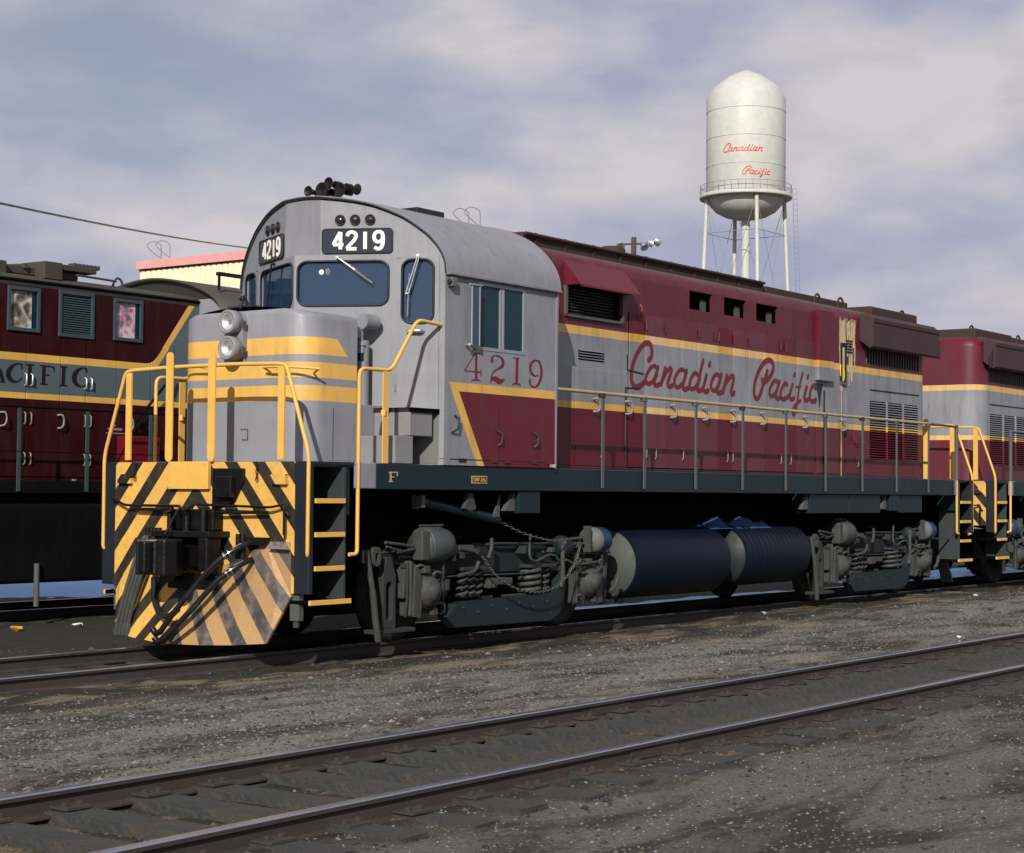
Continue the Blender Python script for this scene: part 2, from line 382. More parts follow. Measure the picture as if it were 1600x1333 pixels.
SCRIPT=[[(7.187, 3.409, 0.056), (7.252, 3.456, 0.056), (7.267, 3.543, 0.056), (7.234, 3.617, 0.056), (7.152, 3.637, 0.056), (7.056, 3.609, 0.056), (6.914, 3.501, 0.056), (6.811, 3.36, 0.055), (6.759, 3.222, 0.055), (6.767, 3.105, 0.055), (6.84, 3.039, 0.055), (6.935, 3.047, 0.056), (7.03, 3.086, 0.056), (7.116, 3.138, 0.056)], [(7.416, 3.304, 0.044), (7.351, 3.34, 0.044), (7.269, 3.326, 0.044), (7.163, 3.246, 0.044), (7.116, 3.159, 0.044), (7.152, 3.101, 0.044), (7.233, 3.106, 0.044), (7.33, 3.162, 0.044), (7.401, 3.235, 0.044)], [(7.426, 3.327, 0.051), (7.362, 3.207, 0.051), (7.33, 3.116, 0.051), (7.389, 3.085, 0.051), (7.468, 3.107, 0.051)], [(7.615, 3.328, 0.052), (7.566, 3.219, 0.052), (7.508, 3.109, 0.051)], [(7.527, 3.148, 0.048), (7.632, 3.266, 0.048), (7.731, 3.332, 0.048), (7.779, 3.309, 0.048), (7.709, 3.192, 0.048), (7.68, 3.118, 0.048), (7.727, 3.086, 0.048), (7.808, 3.108, 0.049)], [(8.14, 3.313, 0.046), (8.06, 3.34, 0.045), (7.975, 3.314, 0.045), (7.891, 3.241, 0.045), (7.851, 3.157, 0.045), (7.896, 3.095, 0.045), (7.988, 3.103, 0.045), (8.1, 3.176, 0.046), (8.157, 3.262, 0.046)], [(8.181, 3.328, 0.053), (8.113, 3.198, 0.053), (8.08, 3.1, 0.052), (8.142, 3.073, 0.053), (8.225, 3.095, 0.053)], [(8.496, 3.281, 0.046), (8.425, 3.313, 0.046), (8.355, 3.284, 0.046), (8.286, 3.213, 0.046), (8.259, 3.135, 0.046), (8.305, 3.088, 0.046), (8.392, 3.104, 0.046), (8.49, 3.174, 0.046), (8.538, 3.266, 0.046)], [(8.635, 3.498, 0.053), (8.559, 3.347, 0.053), (8.497, 3.184, 0.053), (8.469, 3.094, 0.053), (8.533, 3.074, 0.053), (8.611, 3.097, 0.053)], [(8.726, 3.3, 0.05), (8.674, 3.193, 0.05), (8.639, 3.102, 0.05), (8.693, 3.066, 0.05), (8.782, 3.092, 0.05)], [(8.822, 3.475, 0.054), (8.801, 3.441, 0.054)], [(9.089, 3.307, 0.047), (9.015, 3.33, 0.047), (8.943, 3.3, 0.047), (8.871, 3.219, 0.047), (8.854, 3.141, 0.047), (8.908, 3.095, 0.047), (8.981, 3.109, 0.047), (9.064, 3.179, 0.047), (9.115, 3.263, 0.047)], [(9.144, 3.332, 0.054), (9.071, 3.197, 0.054), (9.021, 3.095, 0.054), (9.083, 3.068, 0.054), (9.168, 3.09, 0.054)], [(9.31, 3.323, 0.055), (9.255, 3.207, 0.055), (9.194, 3.086, 0.054)], [(9.215, 3.147, 0.051), (9.329, 3.262, 0.051), (9.452, 3.332, 0.051), (9.508, 3.309, 0.051), (9.461, 3.182, 0.051), (9.428, 3.103, 0.051), (9.465, 3.069, 0.051), (9.525, 3.101, 0.051)], [(10.525, 3.466, 0.057), (10.407, 3.27, 0.057), (10.289, 3.094, 0.056), (10.203, 3.047, 0.056), (10.136, 3.074, 0.056), (10.115, 3.179, 0.056), (10.169, 3.332, 0.056), (10.286, 3.48, 0.056), (10.436, 3.593, 0.057), (10.588, 3.635, 0.057), (10.694, 3.594, 0.057), (10.71, 3.515, 0.057), (10.638, 3.416, 0.057), (10.518, 3.337, 0.057), (10.406, 3.3, 0.057), (10.359, 3.328, 0.056)], [(10.862, 3.318, 0.048), (10.789, 3.34, 0.048), (10.708, 3.307, 0.048), (10.615, 3.221, 0.047), (10.6, 3.132, 0.047), (10.669, 3.1, 0.047), (10.762, 3.141, 0.048), (10.843, 3.217, 0.048), (10.883, 3.292, 0.048)], [(10.912, 3.332, 0.052), (10.831, 3.198, 0.052), (10.79, 3.1, 0.051), (10.864, 3.075, 0.052), (10.954, 3.104, 0.052)], [(11.16, 3.296, 0.052), (11.11, 3.316, 0.052), (11.035, 3.281, 0.052), (10.958, 3.185, 0.052), (10.958, 3.108, 0.052), (11.024, 3.073, 0.052), (11.132, 3.097, 0.052), (11.223, 3.14, 0.052)], [(11.34, 3.311, 0.05), (11.273, 3.201, 0.05), (11.245, 3.122, 0.05), (11.299, 3.082, 0.05), (11.392, 3.11, 0.05)], [(11.411, 3.476, 0.051), (11.385, 3.444, 0.05)], [(11.671, 3.5, 0.041), (11.603, 3.374, 0.041), (11.539, 3.234, 0.041), (11.498, 3.056, 0.041), (11.448, 2.928, 0.041), (11.385, 2.857, 0.041), (11.343, 2.879, 0.041), (11.367, 2.953, 0.041), (11.452, 3.019, 0.041), (11.596, 3.081, 0.041)], [(11.446, 3.278, 0.027), (11.616, 3.297, 0.027)], [(11.81, 3.297, 0.051), (11.754, 3.206, 0.051), (11.724, 3.126, 0.051), (11.776, 3.089, 0.051), (11.863, 3.113, 0.051)], [(11.861, 3.475, 0.051), (11.835, 3.442, 0.051)], [(12.116, 3.307, 0.054), (12.063, 3.336, 0.053), (11.984, 3.3, 0.053), (11.923, 3.214, 0.053), (11.928, 3.116, 0.053), (12.011, 3.084, 0.053), (12.125, 3.121, 0.054)]]
CABNUM=[[(2.659, 3.179, 0.037), (2.658, 3.079, 0.04), (2.661, 2.877, 0.04)], [(2.568, 2.861, 0.008), (2.614, 2.874, 0.014), (2.66, 2.88, 0.021), (2.706, 2.877, 0.014), (2.735, 2.867, 0.008)], [(2.625, 3.166, 0.008), (2.662, 3.175, 0.011), (2.738, 3.174, 0.006)], [(2.635, 3.169, 0.01), (2.545, 3.072, 0.009), (2.445, 2.969, 0.009)], [(2.445, 2.968, 0.009), (2.599, 2.967, 0.012), (2.748, 2.965, 0.014)], [(2.746, 3.009, 0.005), (2.747, 2.969, 0.01), (2.745, 2.921, 0.006)], [(2.936, 3.109, 0.024), (2.945, 3.146, 0.013), (3.016, 3.172, 0.011), (3.105, 3.158, 0.021), (3.158, 3.112, 0.044), (3.14, 3.062, 0.037), (3.066, 3.027, 0.015), (2.974, 2.987, 0.01), (2.935, 2.924, 0.01), (2.922, 2.855, 0.006)], [(2.952, 3.121, 0.039), (2.951, 3.101, 0.035)], [(2.929, 2.878, 0.006), (2.966, 2.912, 0.039), (3.034, 2.902, 0.06), (3.102, 2.885, 0.053), (3.184, 2.914, 0.01)], [(3.426, 3.17, 0.041), (3.425, 3.047, 0.044), (3.42, 2.882, 0.046)], [(3.334, 2.864, 0.007), (3.378, 2.875, 0.015), (3.416, 2.882, 0.021), (3.462, 2.875, 0.015), (3.501, 2.864, 0.007)], [(3.343, 3.171, 0.005), (3.388, 3.167, 0.01), (3.465, 3.172, 0.008)], [(3.786, 3.172, 0.008), (3.714, 3.138, 0.028), (3.685, 3.079, 0.038), (3.709, 3.018, 0.031), (3.781, 2.987, 0.012), (3.846, 3.006, 0.007)], [(3.786, 3.172, 0.008), (3.865, 3.153, 0.025), (3.907, 3.076, 0.038), (3.897, 2.975, 0.038), (3.847, 2.896, 0.028), (3.768, 2.86, 0.012), (3.696, 2.877, 0.017), (3.673, 2.925, 0.028)], [(3.675, 2.942, 0.036), (3.684, 2.923, 0.038)]]
SERIF=[[(2.439, 3.282, 0.017), (2.398, 3.304, 0.013), (2.316, 3.282, 0.023), (2.246, 3.22, 0.05), (2.221, 3.152, 0.056), (2.259, 3.088, 0.046), (2.342, 3.059, 0.017), (2.423, 3.089, 0.013), (2.447, 3.123, 0.013)], [(2.443, 3.302, 0.01), (2.445, 3.24, 0.02)], [(2.58, 3.299, 0.044), (2.577, 3.181, 0.044), (2.576, 3.052, 0.044)], [(2.511, 3.303, 0.013), (2.647, 3.302, 0.013)], [(2.511, 3.048, 0.013), (2.645, 3.045, 0.013)], [(2.816, 3.297, 0.044), (2.812, 3.178, 0.044), (2.811, 3.06, 0.044)], [(2.748, 3.301, 0.014), (2.922, 3.299, 0.014), (2.991, 3.282, 0.014)], [(2.754, 3.053, 0.014), (2.881, 3.051, 0.014)], [(2.819, 3.179, 0.014), (2.914, 3.179, 0.014)], [(2.982, 3.299, 0.014), (2.988, 3.231, 0.014)], [(3.155, 3.306, 0.044), (3.151, 3.181, 0.044), (3.147, 3.056, 0.044)], [(3.09, 3.309, 0.014), (3.22, 3.307, 0.014)], [(3.082, 3.052, 0.014), (3.217, 3.053, 0.014)], [(3.55, 3.291, 0.017), (3.505, 3.314, 0.014), (3.433, 3.296, 0.024), (3.361, 3.236, 0.052), (3.337, 3.166, 0.059), (3.364, 3.098, 0.048), (3.449, 3.056, 0.017), (3.526, 3.073, 0.014), (3.559, 3.113, 0.014)], [(3.554, 3.312, 0.01), (3.555, 3.256, 0.021)], [(2.031, 3.298, 0.013), (2.105, 3.162, 0.04), (2.138, 3.056, 0.046)], [(2.031, 3.298, 0.013), (1.974, 3.162, 0.015), (1.937, 3.053, 0.015)], [(1.965, 3.129, 0.013), (2.096, 3.128, 0.013)], [(1.897, 3.051, 0.013), (1.981, 3.05, 0.013)], [(2.094, 3.042, 0.013), (2.175, 3.043, 0.013)], [(1.792, 3.299, 0.042), (1.791, 3.176, 0.042), (1.788, 3.061, 0.042)], [(1.733, 3.3, 0.013), (1.851, 3.297, 0.02), (1.908, 3.257, 0.046), (1.874, 3.189, 0.02), (1.795, 3.173, 0.013)], [(1.738, 3.058, 0.013), (1.841, 3.057, 0.013)]]

# ================================================================ ground
def sstep(a, b, x):
    t = min(max((x - a) / (b - a), 0), 1); return t * t * (3 - 2 * t)
def gheight(x, y):
    h = -.135
    rise = sstep(6, 12, x)
    h += (.085 * rise + .0) * (1 - sstep(.2, 1.4, abs(y + 1.5) - .6))          # banked dirt beside the engine
    if -5.2 < y < -1.9: h += .03 * math.sin((y + 5.2) / 3.3 * math.pi)
    if -.74 < y < .74: h -= .02
    if -7.1 < y < -5.7: h -= .030
    if y > 8.2: h += .05
    n = noise.noise(Vector((x * .55, y * .9, 0))) * .035 + noise.noise(Vector((x * 2.1, y * 2.6, 3))) * .016 + noise.noise(Vector((x * 7, y * 7, 7))) * .005
    near = min(abs(abs(y) - .72), abs(y + 5.69), abs(y + 7.12), abs(y - 6.2), abs(y - 7.64))
    if near < .14: n = min(n, .004); h = min(h, -.12)
    return h + n
def axis(segs):
    o = []
    for a, b, st in segs: o += list(np.arange(a, b, st))
    return o + [segs[-1][1]]
xs = axis([(-1500, -200, 260), (-200, -30, 34), (-30, -12, 1.5), (-12, 12, .09), (12, 34, .2), (34, 80, 2.3), (80, 300, 44), (300, 2500, 440)])
ys = axis([(-1500, -200, 260), (-200, -30, 34), (-30, -12, 1.5), (-12, 1, .075), (1, 9.5, .2), (9.5, 30, 1.0), (30, 90, 6), (90, 400, 62), (400, 2500, 420)])
vv = [(x, y, gheight(x, y) if (-13 < x < 40 and -13 < y < 12) else -.13) for x in xs for y in ys]
ny = len(ys); ff = [(i * ny + j, (i + 1) * ny + j, (i + 1) * ny + j + 1, i * ny + j + 1) for i in range(len(xs) - 1) for j in range(ny - 1)]
def ground_mat():
    m = bpy.data.materials.new('yard_dirt'); m.use_nodes = True; t = m.node_tree; b = t.nodes['Principled BSDF']; N = t.nodes.new; Lk = t.links.new
    co = N('ShaderNodeTexCoord'); sp = N('ShaderNodeSeparateXYZ'); Lk(co.outputs['Object'], sp.inputs[0]); x, y, z = (G(t, sp.outputs[i]) for i in range(3))
    def nz(sc, det=6, ro=.6, dist=0., stretch=None):
        n = N('ShaderNodeTexNoise'); n.inputs['Scale'].default_value = sc; n.inputs['Detail'].default_value = det; n.inputs['Roughness'].default_value = ro; n.inputs['Distortion'].default_value = dist
        if stretch:
            mp = N('ShaderNodeMapping'); mp.inputs['Scale'].default_value = stretch; Lk(co.outputs['Object'], mp.inputs[0]); Lk(mp.outputs[0], n.inputs['Vector'])
        else: Lk(co.outputs['Object'], n.inputs['Vector'])
        return G(t, n.outputs['Fac'])
    def ramp(g, a, b_):
        return ((g - a) * (1 / (b_ - a))).max(0.).min(1.0)
    def rgb(c): n = N('ShaderNodeRGB'); n.outputs[0].default_value = (*c, 1); return n.outputs[0]
    def mixc(f, a, c):
        n = N('ShaderNodeMix'); n.data_type = 'RGBA'; Lk(f.v, n.inputs[0]); Lk(a, n.inputs[6]); Lk(c, n.inputs[7]); return n.outputs[2]
    big = nz(.8, 5, .6, .6, (.45, 1.2, 1)); med = nz(5, 7, .7); fine = nz(42, 6, .75); mid = nz(2.0, 6, .62, .4, (.4, 1.3, 1))
    cur = mixc(ramp(med, .35, .7), rgb((.014, .016, .012)), rgb((.048, .045, .034)))
    # gravel strip between the two tracks
    yy = y + (big - .5) * 1.6
    strip = ramp(yy, -5.9, -5.0) * ramp(yy, -1.6, -2.7) * ramp(mid, .30, .52)
    cur = mixc(strip * .92, cur, mixc(ramp(fine, .36, .66), rgb((.095, .088, .080)), rgb((.32, .295, .27))))
    side = ramp(yy, -7.2, -8.0)
    cur = mixc(side * .85, cur, mixc(ramp(fine, .36, .66), rgb((.07, .066, .062)), rgb((.22, .205, .195))))
    # sandy patches beside the engine and between the sleepers
    tan = ramp(nz(1.3, 7, .66, .8, (.5, 1.6, 1)), .50, .58) * (ramp(yy, -3.3, -2.3) * ramp(yy, -.4, -.9)).max(ramp(y, -5.7, -5.9) * ramp(y, -8.0, -7.2))
    cur = mixc(tan * .85, cur, mixc(ramp(fine, .3, .7), rgb((.15, .105, .062)), rgb((.30, .225, .14))))
    # oil
    oil = ramp(nz(1.1, 7, .68, .6, (.5, 1.4, 1)), .47, .60)
    cur = mixc(oil * .85, cur, rgb((.022, .021, .018)))
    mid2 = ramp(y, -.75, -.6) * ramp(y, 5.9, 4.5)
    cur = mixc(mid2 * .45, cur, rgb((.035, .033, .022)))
    far = ramp(y, 8.6, 9.3)
    cur = mixc(far * .6, cur, rgb((.10, .09, .08)))
    Lk(cur, b.inputs['Base Color']); b.inputs['Roughness'].default_value = .9; b.inputs['Specular IOR Level'].default_value = .25
    bu = N('ShaderNodeBump'); bu.inputs['Strength'].default_value = .9; bu.inputs['Distance'].default_value = .03
    h = fine * .6 + med * .8 + nz(130, 3, .6) * .3; Lk(h.v, bu.inputs['Height']); Lk(bu.outputs[0], b.inputs['Normal'])
    return m
m_ground = ground_mat()
gb = MB(); gb.v = vv; gb.f = ff; gb.sm = [True] * len(ff)
tag(gb.build('ground', m_ground, recalc=False), kind='structure')

# stones
def stones(name, n, dens, size, m, label):
    t = (1 + 5 ** .5) / 2
    base = np.array([(1, 0, 0), (-1, 0, 0), (0, 1, 0), (0, -1, 0), (0, 0, 1), (0, 0, -1)], float)
    tri = np.array([(0, 2, 4), (2, 1, 4), (1, 3, 4), (3, 0, 4), (2, 0, 5), (1, 2, 5), (3, 1, 5), (0, 3, 5)])
    pts = []
    while len(pts) < n:
        x, y = dens()
        if min(abs(abs(y) - .72), abs(y + 5.69), abs(y + 7.12), abs(y - 6.2)) < .06: continue
        pts.append((x, y, gheight(x, y)))
    P = np.array(pts); s = size(P)
    V = base[None] * (1 + rng.uniform(-.35, .35, (n, 6, 3))); a = rng.uniform(0, 6.28, n); c, sn = np.cos(a)[:, None], np.sin(a)[:, None]
    V = np.stack([V[..., 0] * c - V[..., 1] * sn, V[..., 0] * sn + V[..., 1] * c, V[..., 2] * .62], -1) * s[:, None, None]
    V += P[:, None, :] + np.array([0, 0, .15])[None, None] * s[:, None, None]
    F = (tri[None] + (np.arange(n) * 6)[:, None, None]).reshape(-1, 3)
    me = bpy.data.meshes.new(name); me.from_pydata(V.reshape(-1, 3), [], F.tolist()); me.materials.append(m)
    o = bpy.data.objects.new(name, me); S.collection.objects.link(o); tag(o, label, 'gravel', kind='stuff'); return o
def stone_mat(name, a, b_):
    m = bpy.data.materials.new(name); m.use_nodes = True; t = m.node_tree; b = t.nodes['Principled BSDF']
    g = t.nodes.new('ShaderNodeNewGeometry'); r = t.nodes.new('ShaderNodeValToRGB'); e = r.color_ramp.elements
    e[0].color = (*a, 1); e[1].color = (*b_, 1); k = e.new(.6); k.color = (*[(p * .7 + q * .3) for p, q in zip(a, b_)], 1)
    t.links.new(g.outputs['Random Per Island'], r.inputs[0]); t.links.new(r.outputs[0], b.inputs['Base Color']); b.inputs['Roughness'].default_value = .85
    return m
m_st = stone_mat('grey_gravel', (.05, .045, .042), (.20, .19, .18)); m_st2 = stone_mat('dark_cinders', (.012, .012, .011), (.075, .068, .058))
def dens_strip():
    x = -8 + 34 * random.random() ** 1.7
    y = random.gauss(-3.7, .95) if random.random() < .8 else random.uniform(-9.5, -1.6)
    return x, y
def dens_dark():
    return -8 + 30 * random.random() ** 1.5, random.uniform(-9.8, 2.8)
def dens_near():
    return random.uniform(-8.5, 3.5), random.uniform(-10.5, -7.2)
stones('gravel', 30000, dens_strip, lambda P: rng.uniform(.005, .015, len(P)) * (1 + 1.2 * (rng.random(len(P)) > .95)), m_st, 'loose grey gravel spread between the two tracks')
stones('gravel', 20000, dens_dark, lambda P: rng.uniform(.004, .017, len(P)) * (1 + 1.3 * (rng.random(len(P)) > .96)), m_st2, 'dark cinders scattered over the oily yard ground')
stones('gravel', 6000, dens_near, lambda P: rng.uniform(.004, .013, len(P)), m_st, 'loose grey gravel beside the nearer empty track')

# ---------------------------------------------------------------- tracks
def rail_profile():
    return [(-.065, -.145), (.065, -.145), (.065, -.134), (.010, -.118), (.009, -.040), (.034, -.030), (.035, -.008), (.028, -.001), (-.028, -.001), (-.035, -.008), (-.034, -.030), (-.009, -.040), (-.010, -.118), (-.065, -.134)]
def track(name, label, yc, x0, x1, tx0, tx1, half=.7525, ties=True, sink=0.):
    t = thing(name, label, 'railway track')
    for s in (-1, 1):
        y = yc + s * half
        o = MB().plate(rail_profile(), [], lambda a, b, h: (h, y + a, b), x0, x1).build('rail', m_rweb, t)
        o.data.materials.append(m_steel)
        for p in o.data.polygons:
            if p.normal.z > .6 and p.center.z > -.02: p.material_index = 1
        # joint bars
    if ties:
        pm = MB().box(-.09, -.15, 0, .09, .15, .014)
        for sx in (-.05, .05):
            for sy in (-.088, .088): pm.box(sx - .012, sy - .014, .014, sx + .012, sy + .016, .034)
        pm = pm.build('tie_plate', m_rweb); plate_mesh = pm.data; bpy.data.objects.remove(pm)
        meshes = []
        for k in range(6):
            mb = MB(); n = 8; v = []
            for i in range(n + 1):
                yy = -1.28 + 2.56 * i / n; j = [random.uniform(-.012, .012) for _ in range(3)]
                v += [(-.115 + j[0], yy, -.2), (.115 + j[1], yy, -.2), (.112 + j[1], yy, j[2] * .5), (-.112 + j[0], yy, j[2] * .5)]
            f = [(0, 1, 2, 3), tuple(n * 4 + q for q in (3, 2, 1, 0))]
            for i in range(n):
                a = i * 4; f += [(a + q, a + (q + 1) % 4, a + 4 + (q + 1) % 4, a + 4 + q) for q in range(4)]
            mb.add(v, f); o = mb.build('sleeper', m_tie); meshes.append(o.data); bpy.data.objects.remove(o)
        x = tx0
        while x < tx1:
            o = bpy.data.objects.new('sleeper', random.choice(meshes)); S.collection.objects.link(o); o.parent = t
            o.location = (x + random.uniform(-.03, .03), yc + random.uniform(-.05, .05), -.128 - sink + random.uniform(-.012, .006)); o.rotation_euler = (0, 0, random.uniform(-.025, .025))
            if yc < -3 and -9 < x < 26:
                for s in (-1, 1):
                    q = bpy.data.objects.new('tie_plate', plate_mesh); S.collection.objects.link(q); q.parent = t; q.location = (o.location.x, yc + s * half, o.location.z + .004)
            x += .56
    return t
tr1 = track('railway_track', 'empty track with blue shining rail heads and oil-soaked sleepers in the right foreground', -6.405, -60, 140, -11, 46, sink=-.022)
tr2 = track('railway_track', 'track carrying the grey and maroon locomotives, rails half buried in dirt', 0, -60, 140, -12, 8, sink=.01)
tr3 = track('railway_track', 'rear track under the maroon engine at the left edge', 6.9, -40, 120, -4, 20)
for (x, yo, s) in ((-1.0, -6.405 + .7525 - .045, 1), (7.2, -6.405 + .7525 - .045, 1), (1.3, -.7525 - .045, 2), (-2.8, -6.405 - .7525 - .045, 1)):
    MB().box(x - .3, yo + .028, -.11, x + .3, yo + .042, -.04).build('joint_bar', m_rweb, tr1 if s == 1 else tr2, bevel=.004)

# snow
def snow(x0, x1, y0, y1, z, lab, seed, hh=.05):
    nx, nyy = 60, 14; v = []; f = []
    for i in range(nx + 1):
        for j in range(nyy + 1):
            x = x0 + (x1 - x0) * i / nx; y = y0 + (y1 - y0) * j / nyy
            e = min(j / nyy, 1 - j / nyy) * 2; e2 = min(i, nx - i) / nx * 2
            n = noise.noise(Vector((x * 1.3, y * 2.2, seed)))
            k = sstep(0, .5, e) * sstep(0, .12, e2)
            v.append((x, y + noise.noise(Vector((x * .9, seed, 0))) * .12, z + hh * (k * 1.2 + n * .6) - .05))
    for i in range(nx):
        for j in range(nyy): a = i * (nyy + 1) + j; f.append((a, a + 1, a + nyy + 2, a + nyy + 1))
    m = MB(); m.v = v; m.f = f; m.sm = [True] * len(f)
    return tag(m.build('snow_patch', m_snowb, recalc=False), lab, 'snow', kind='stuff')
snow(-8, 45, 9.0, 15.0, -.06, 'bank of old snow lying beyond the maroon engine on the left', 1, .16)
snow(2.6, 5.9, -.55, .1, -.10, 'thin blue snow remnant under the front bogie', 2, .05)
snow(7.5, 17, 1.5, 2.2, -.125, 'strip of snow behind the fuel tanks', 3, .05)
snow(20, 29, 1.5, 3.4, -.11, 'snow lying between the two coupled locomotives', 4, .10)

# scraps
def scrap(x, y, r, m, lab, cat):
    n = 7; z = gheight(x, y) + .012; mb = MB()
    ring = [(x + r * random.uniform(.6, 1) * math.cos(k * 6.28 / n), y + r * random.uniform(.6, 1) * math.sin(k * 6.28 / n), z + random.uniform(0, .5) * r) for k in range(n)]
    top = (x, y, z + r * .5); bot = (x, y, z - .02)
    mb.add(ring + [top, bot], [(k, (k + 1) % n, n) for k in range(n)] + [((k + 1) % n, k, n + 1) for k in range(n)])
    return tag(mb.build('scrap', m), lab, cat)
for x, y, r, m, lab, cat in [(1.37, 4.6, .10, m_leaf, 'orange scrap lying on the dark dirt near the left edge', 'litter'),
        (2.42, 4.7, .10, m_paper, 'white crumpled scrap between the tracks left of the plow', 'litter'),
        (9.82, -1.3, .05, m_paper, 'small white scrap on the sandy dirt below the rear fuel tank', 'litter'),
        (16.3, -1.9, .06, m_paper, 'white paper scrap near the rear steps', 'litter'),
        (8.1, -4.9, .05, m_paper, 'pale scrap on the gravel near the right-hand rail', 'litter')]:
    scrap(x, y, r, m, lab, cat)

# ================================================================ locomotive
def build_loco(label):
    T0 = thing('diesel_locomotive', label, 'locomotive', 'locomotives coupled on the middle track')
    LX = 17.2
    # ---- frame
    for s in (-1, 1):
        MB().box(1.01, s * 1.46, 1.66, 16.35, s * 1.50, 1.925).build('side_sill', m_frame, T0, bevel=.006)
    MB().box(.05, -1.40, 1.88, 17.15, 1.40, 1.93).build('walkway_deck', m_graydirty, T0)
    MB().box(.6, -.8, 1.05, 16.6, .8, 1.86).build('underframe', m_under, T0)
    for x0, x1 in ((3.55, 3.98), (13.75, 14.1)):
        for s in (-1, 1): MB().box(x0, s * 1.30, 1.40, x1, s * 1.475, 1.658).build('bolster_bracket', m_frame, T0, bevel=.01)
    for x0, x1 in ((10.95, 12.3), (12.32, 13.45), (14.1, 15.1)):
        for s in (-1, 1):
            MB().box(x0, s * 1.15, 1.37, x1, s * 1.44, 1.655).build('equipment_box', m_frame, T0, bevel=.008)
    for x in (2.72, 3.46, 10.85, 13.62, 14.0):
        for s in (-1, 1):
            MB().plate([(0, 0), (.19, 0), (.19, .22)] if x > 3 else [(0, .03), (.1, 0), (.2, .03), (.13, .2), (.07, .2)], [], lambda a, b, h: (x - .1 + a, s * (1.40 - h * 0) + 0 * h, 1.44 + b) if 0 else (x - .1 + a, s * (1.36 + h), 1.43 + b), 0, .06).build('gusset', m_cast if x < 3 else m_post, T0)
    # ---- hood
    def hs(s, yy=.95):
        return lambda a, b, h: (a, s * (yy + h), b)
    hood = None
    holes = [(5.24, 3.86, 6.50, 4.24), (5.53, 3.31, 6.12, 3.44), (8.27, 4.19, 8.90, 4.445), (9.24, 4.19, 9.88, 4.445), (10.2, 4.19, 10.87, 4.445), (14.12, 2.24, 16.07, 3.20), (13.95, 3.8, 16.1, 4.05), (13.03, 3.45, 13.14, 4.02)]
    for s in (-1, 1):
        o = MB().wall((4.24, 1.93, 16.2, 4.46), holes, hs(s), -.04, 0).build('hood_side', m_hood, T0)
        if s < 0: hood = o
    # wrap round the rear
    arc = [(16.2, -.95), ] + [(16.2 + .37 * math.sin(t), -.58 - .37 * math.cos(t)) for t in np.linspace(.15, math.pi / 2, 9)]
    arc = arc + [(x, -y) for x, y in reversed(arc)]
    mb = MB(); v = []
    for x, y in arc: v += [(x, y, 1.93), (x, y, 4.46)]
    mb.add(v, [(2 * i, 2 * i + 2, 2 * i + 3, 2 * i + 1) for i in range(len(arc) - 1)], True)
    mb.build('hood_end', m_hood, T0)
    mb = MB(); v = []; levels = [(0, 4.458), (.015, 4.53), (.06, 4.60), (.14, 4.655), (.30, 4.70), (.62, 4.76), (.9, 4.79)]
    for d, z in levels:
        r = max(.37 - d * .6, .02); w = .95 - d; xe = 16.57 - d
        ring = [(4.24, -w)] + [(xe - r + r * math.sin(t), -w + r - r * math.cos(t)) for t in np.linspace(0, math.pi / 2, 8)]
        ring = ring + [(x, -y) for x, y in reversed(ring)]
        v += [(x, y, z) for x, y in ring]
    n = 18
    f = [(i * n + k, i * n + k + 1, (i + 1) * n + k + 1, (i + 1) * n + k) for i in range(len(levels) - 1) for k in range(n - 1)]
    mb.add(v, f, True); mb.add(v[-n:], [tuple(range(n))])
    mb.build('hood_roof', m_hood, T0, recalc=False)
    MB().box(4.3, -.55, 1.95, 16.5, .55, 4.4).build('hood_interior', m_under, T0)
    # roof gear
    MB().box(5.0, -.46, 4.72, 11.35, .46, 4.90).build('roof_hatch', m_rust, T0, bevel=.02)
    MB().box(11.5, -.42, 4.72, 14.4, .42, 4.86).build('roof_hatch', m_rust, T0, bevel=.02)
    MB().box(14.5, -.80, 4.60, 16.4, .80, 4.80).build('fan_shroud', m_rust, T0, bevel=.03)
    for i in range(9): MB().box(5.25 + i * .66, -.475, 4.74, 5.30 + i * .66, .475, 4.909).build('hatch_rib', m_rust, T0)
    for s in (-1, 1):
        MB().tube([(5.0, s * .50, 4.875), (11.3, s * .50, 4.875)], .022, 6).build('hatch_edge_pipe', m_rust, T0)
    MB().lathe([(0, .20), (.10, .19), (.13, .14), (.13, .02)], (7.6, -.1, 4.9), (0, 0, 1)).build('exhaust_stack', m_rust, T0)
    for x, y in ((11.38, -.4), (13.0, -.55), (13.7, -.62), (13.7, .62), (16.15, -.62), (16.15, .62), (6.2, .6)):
        a = [(x + .11 * math.cos(t), y, 4.68 + .19 * (math.sin(t) ** .8 if math.sin(t) > 0 else 0)) for t in np.linspace(0, math.pi, 9)]
        MB().tube(a, .018, 6).build('lifting_eye', m_rust, T0)
    for s in (-1, 1):
        # front intake awning
        aw = MB(); P = lambda x, y, z: (x, s * y, z)
        aw.add([P(5.2, .951, 4.53), P(6.6, .951, 4.53), P(5.2, 1.20, 4.215), P(6.6, 1.20, 4.215), P(5.2, .951, 4.215), P(6.6, .951, 4.215), P(5.2, 1.20, 4.19), P(6.6, 1.20, 4.19)],
               [(0, 1, 3, 2), (0, 2, 4), (1, 5, 3), (2, 3, 7, 6)])
        aw.build('intake_awning', m_maroon, T0, label=None, recalc=False)
        mb = MB()
        for (a0, b0, a1, b1) in ((5.20, 3.83, 6.54, 3.862), (5.20, 3.83, 5.238, 4.24), (6.502, 3.83, 6.54, 4.24)): mb.box(a0, s * .95, b0, a1, s * .99, b1)
        mb.build('intake_frame', m_post, T0)
        mb = MB()
        for i in range(9): mb.obox((5.26, s * .86, 3.89 + i * .038), (6.48, s * .86, 3.89 + i * .038), .03, .006, (0, -s * .5, 1))
        mb.build('intake_screen', m_post, T0, kind='stuff', label='fine dark screen slats inside the intake')
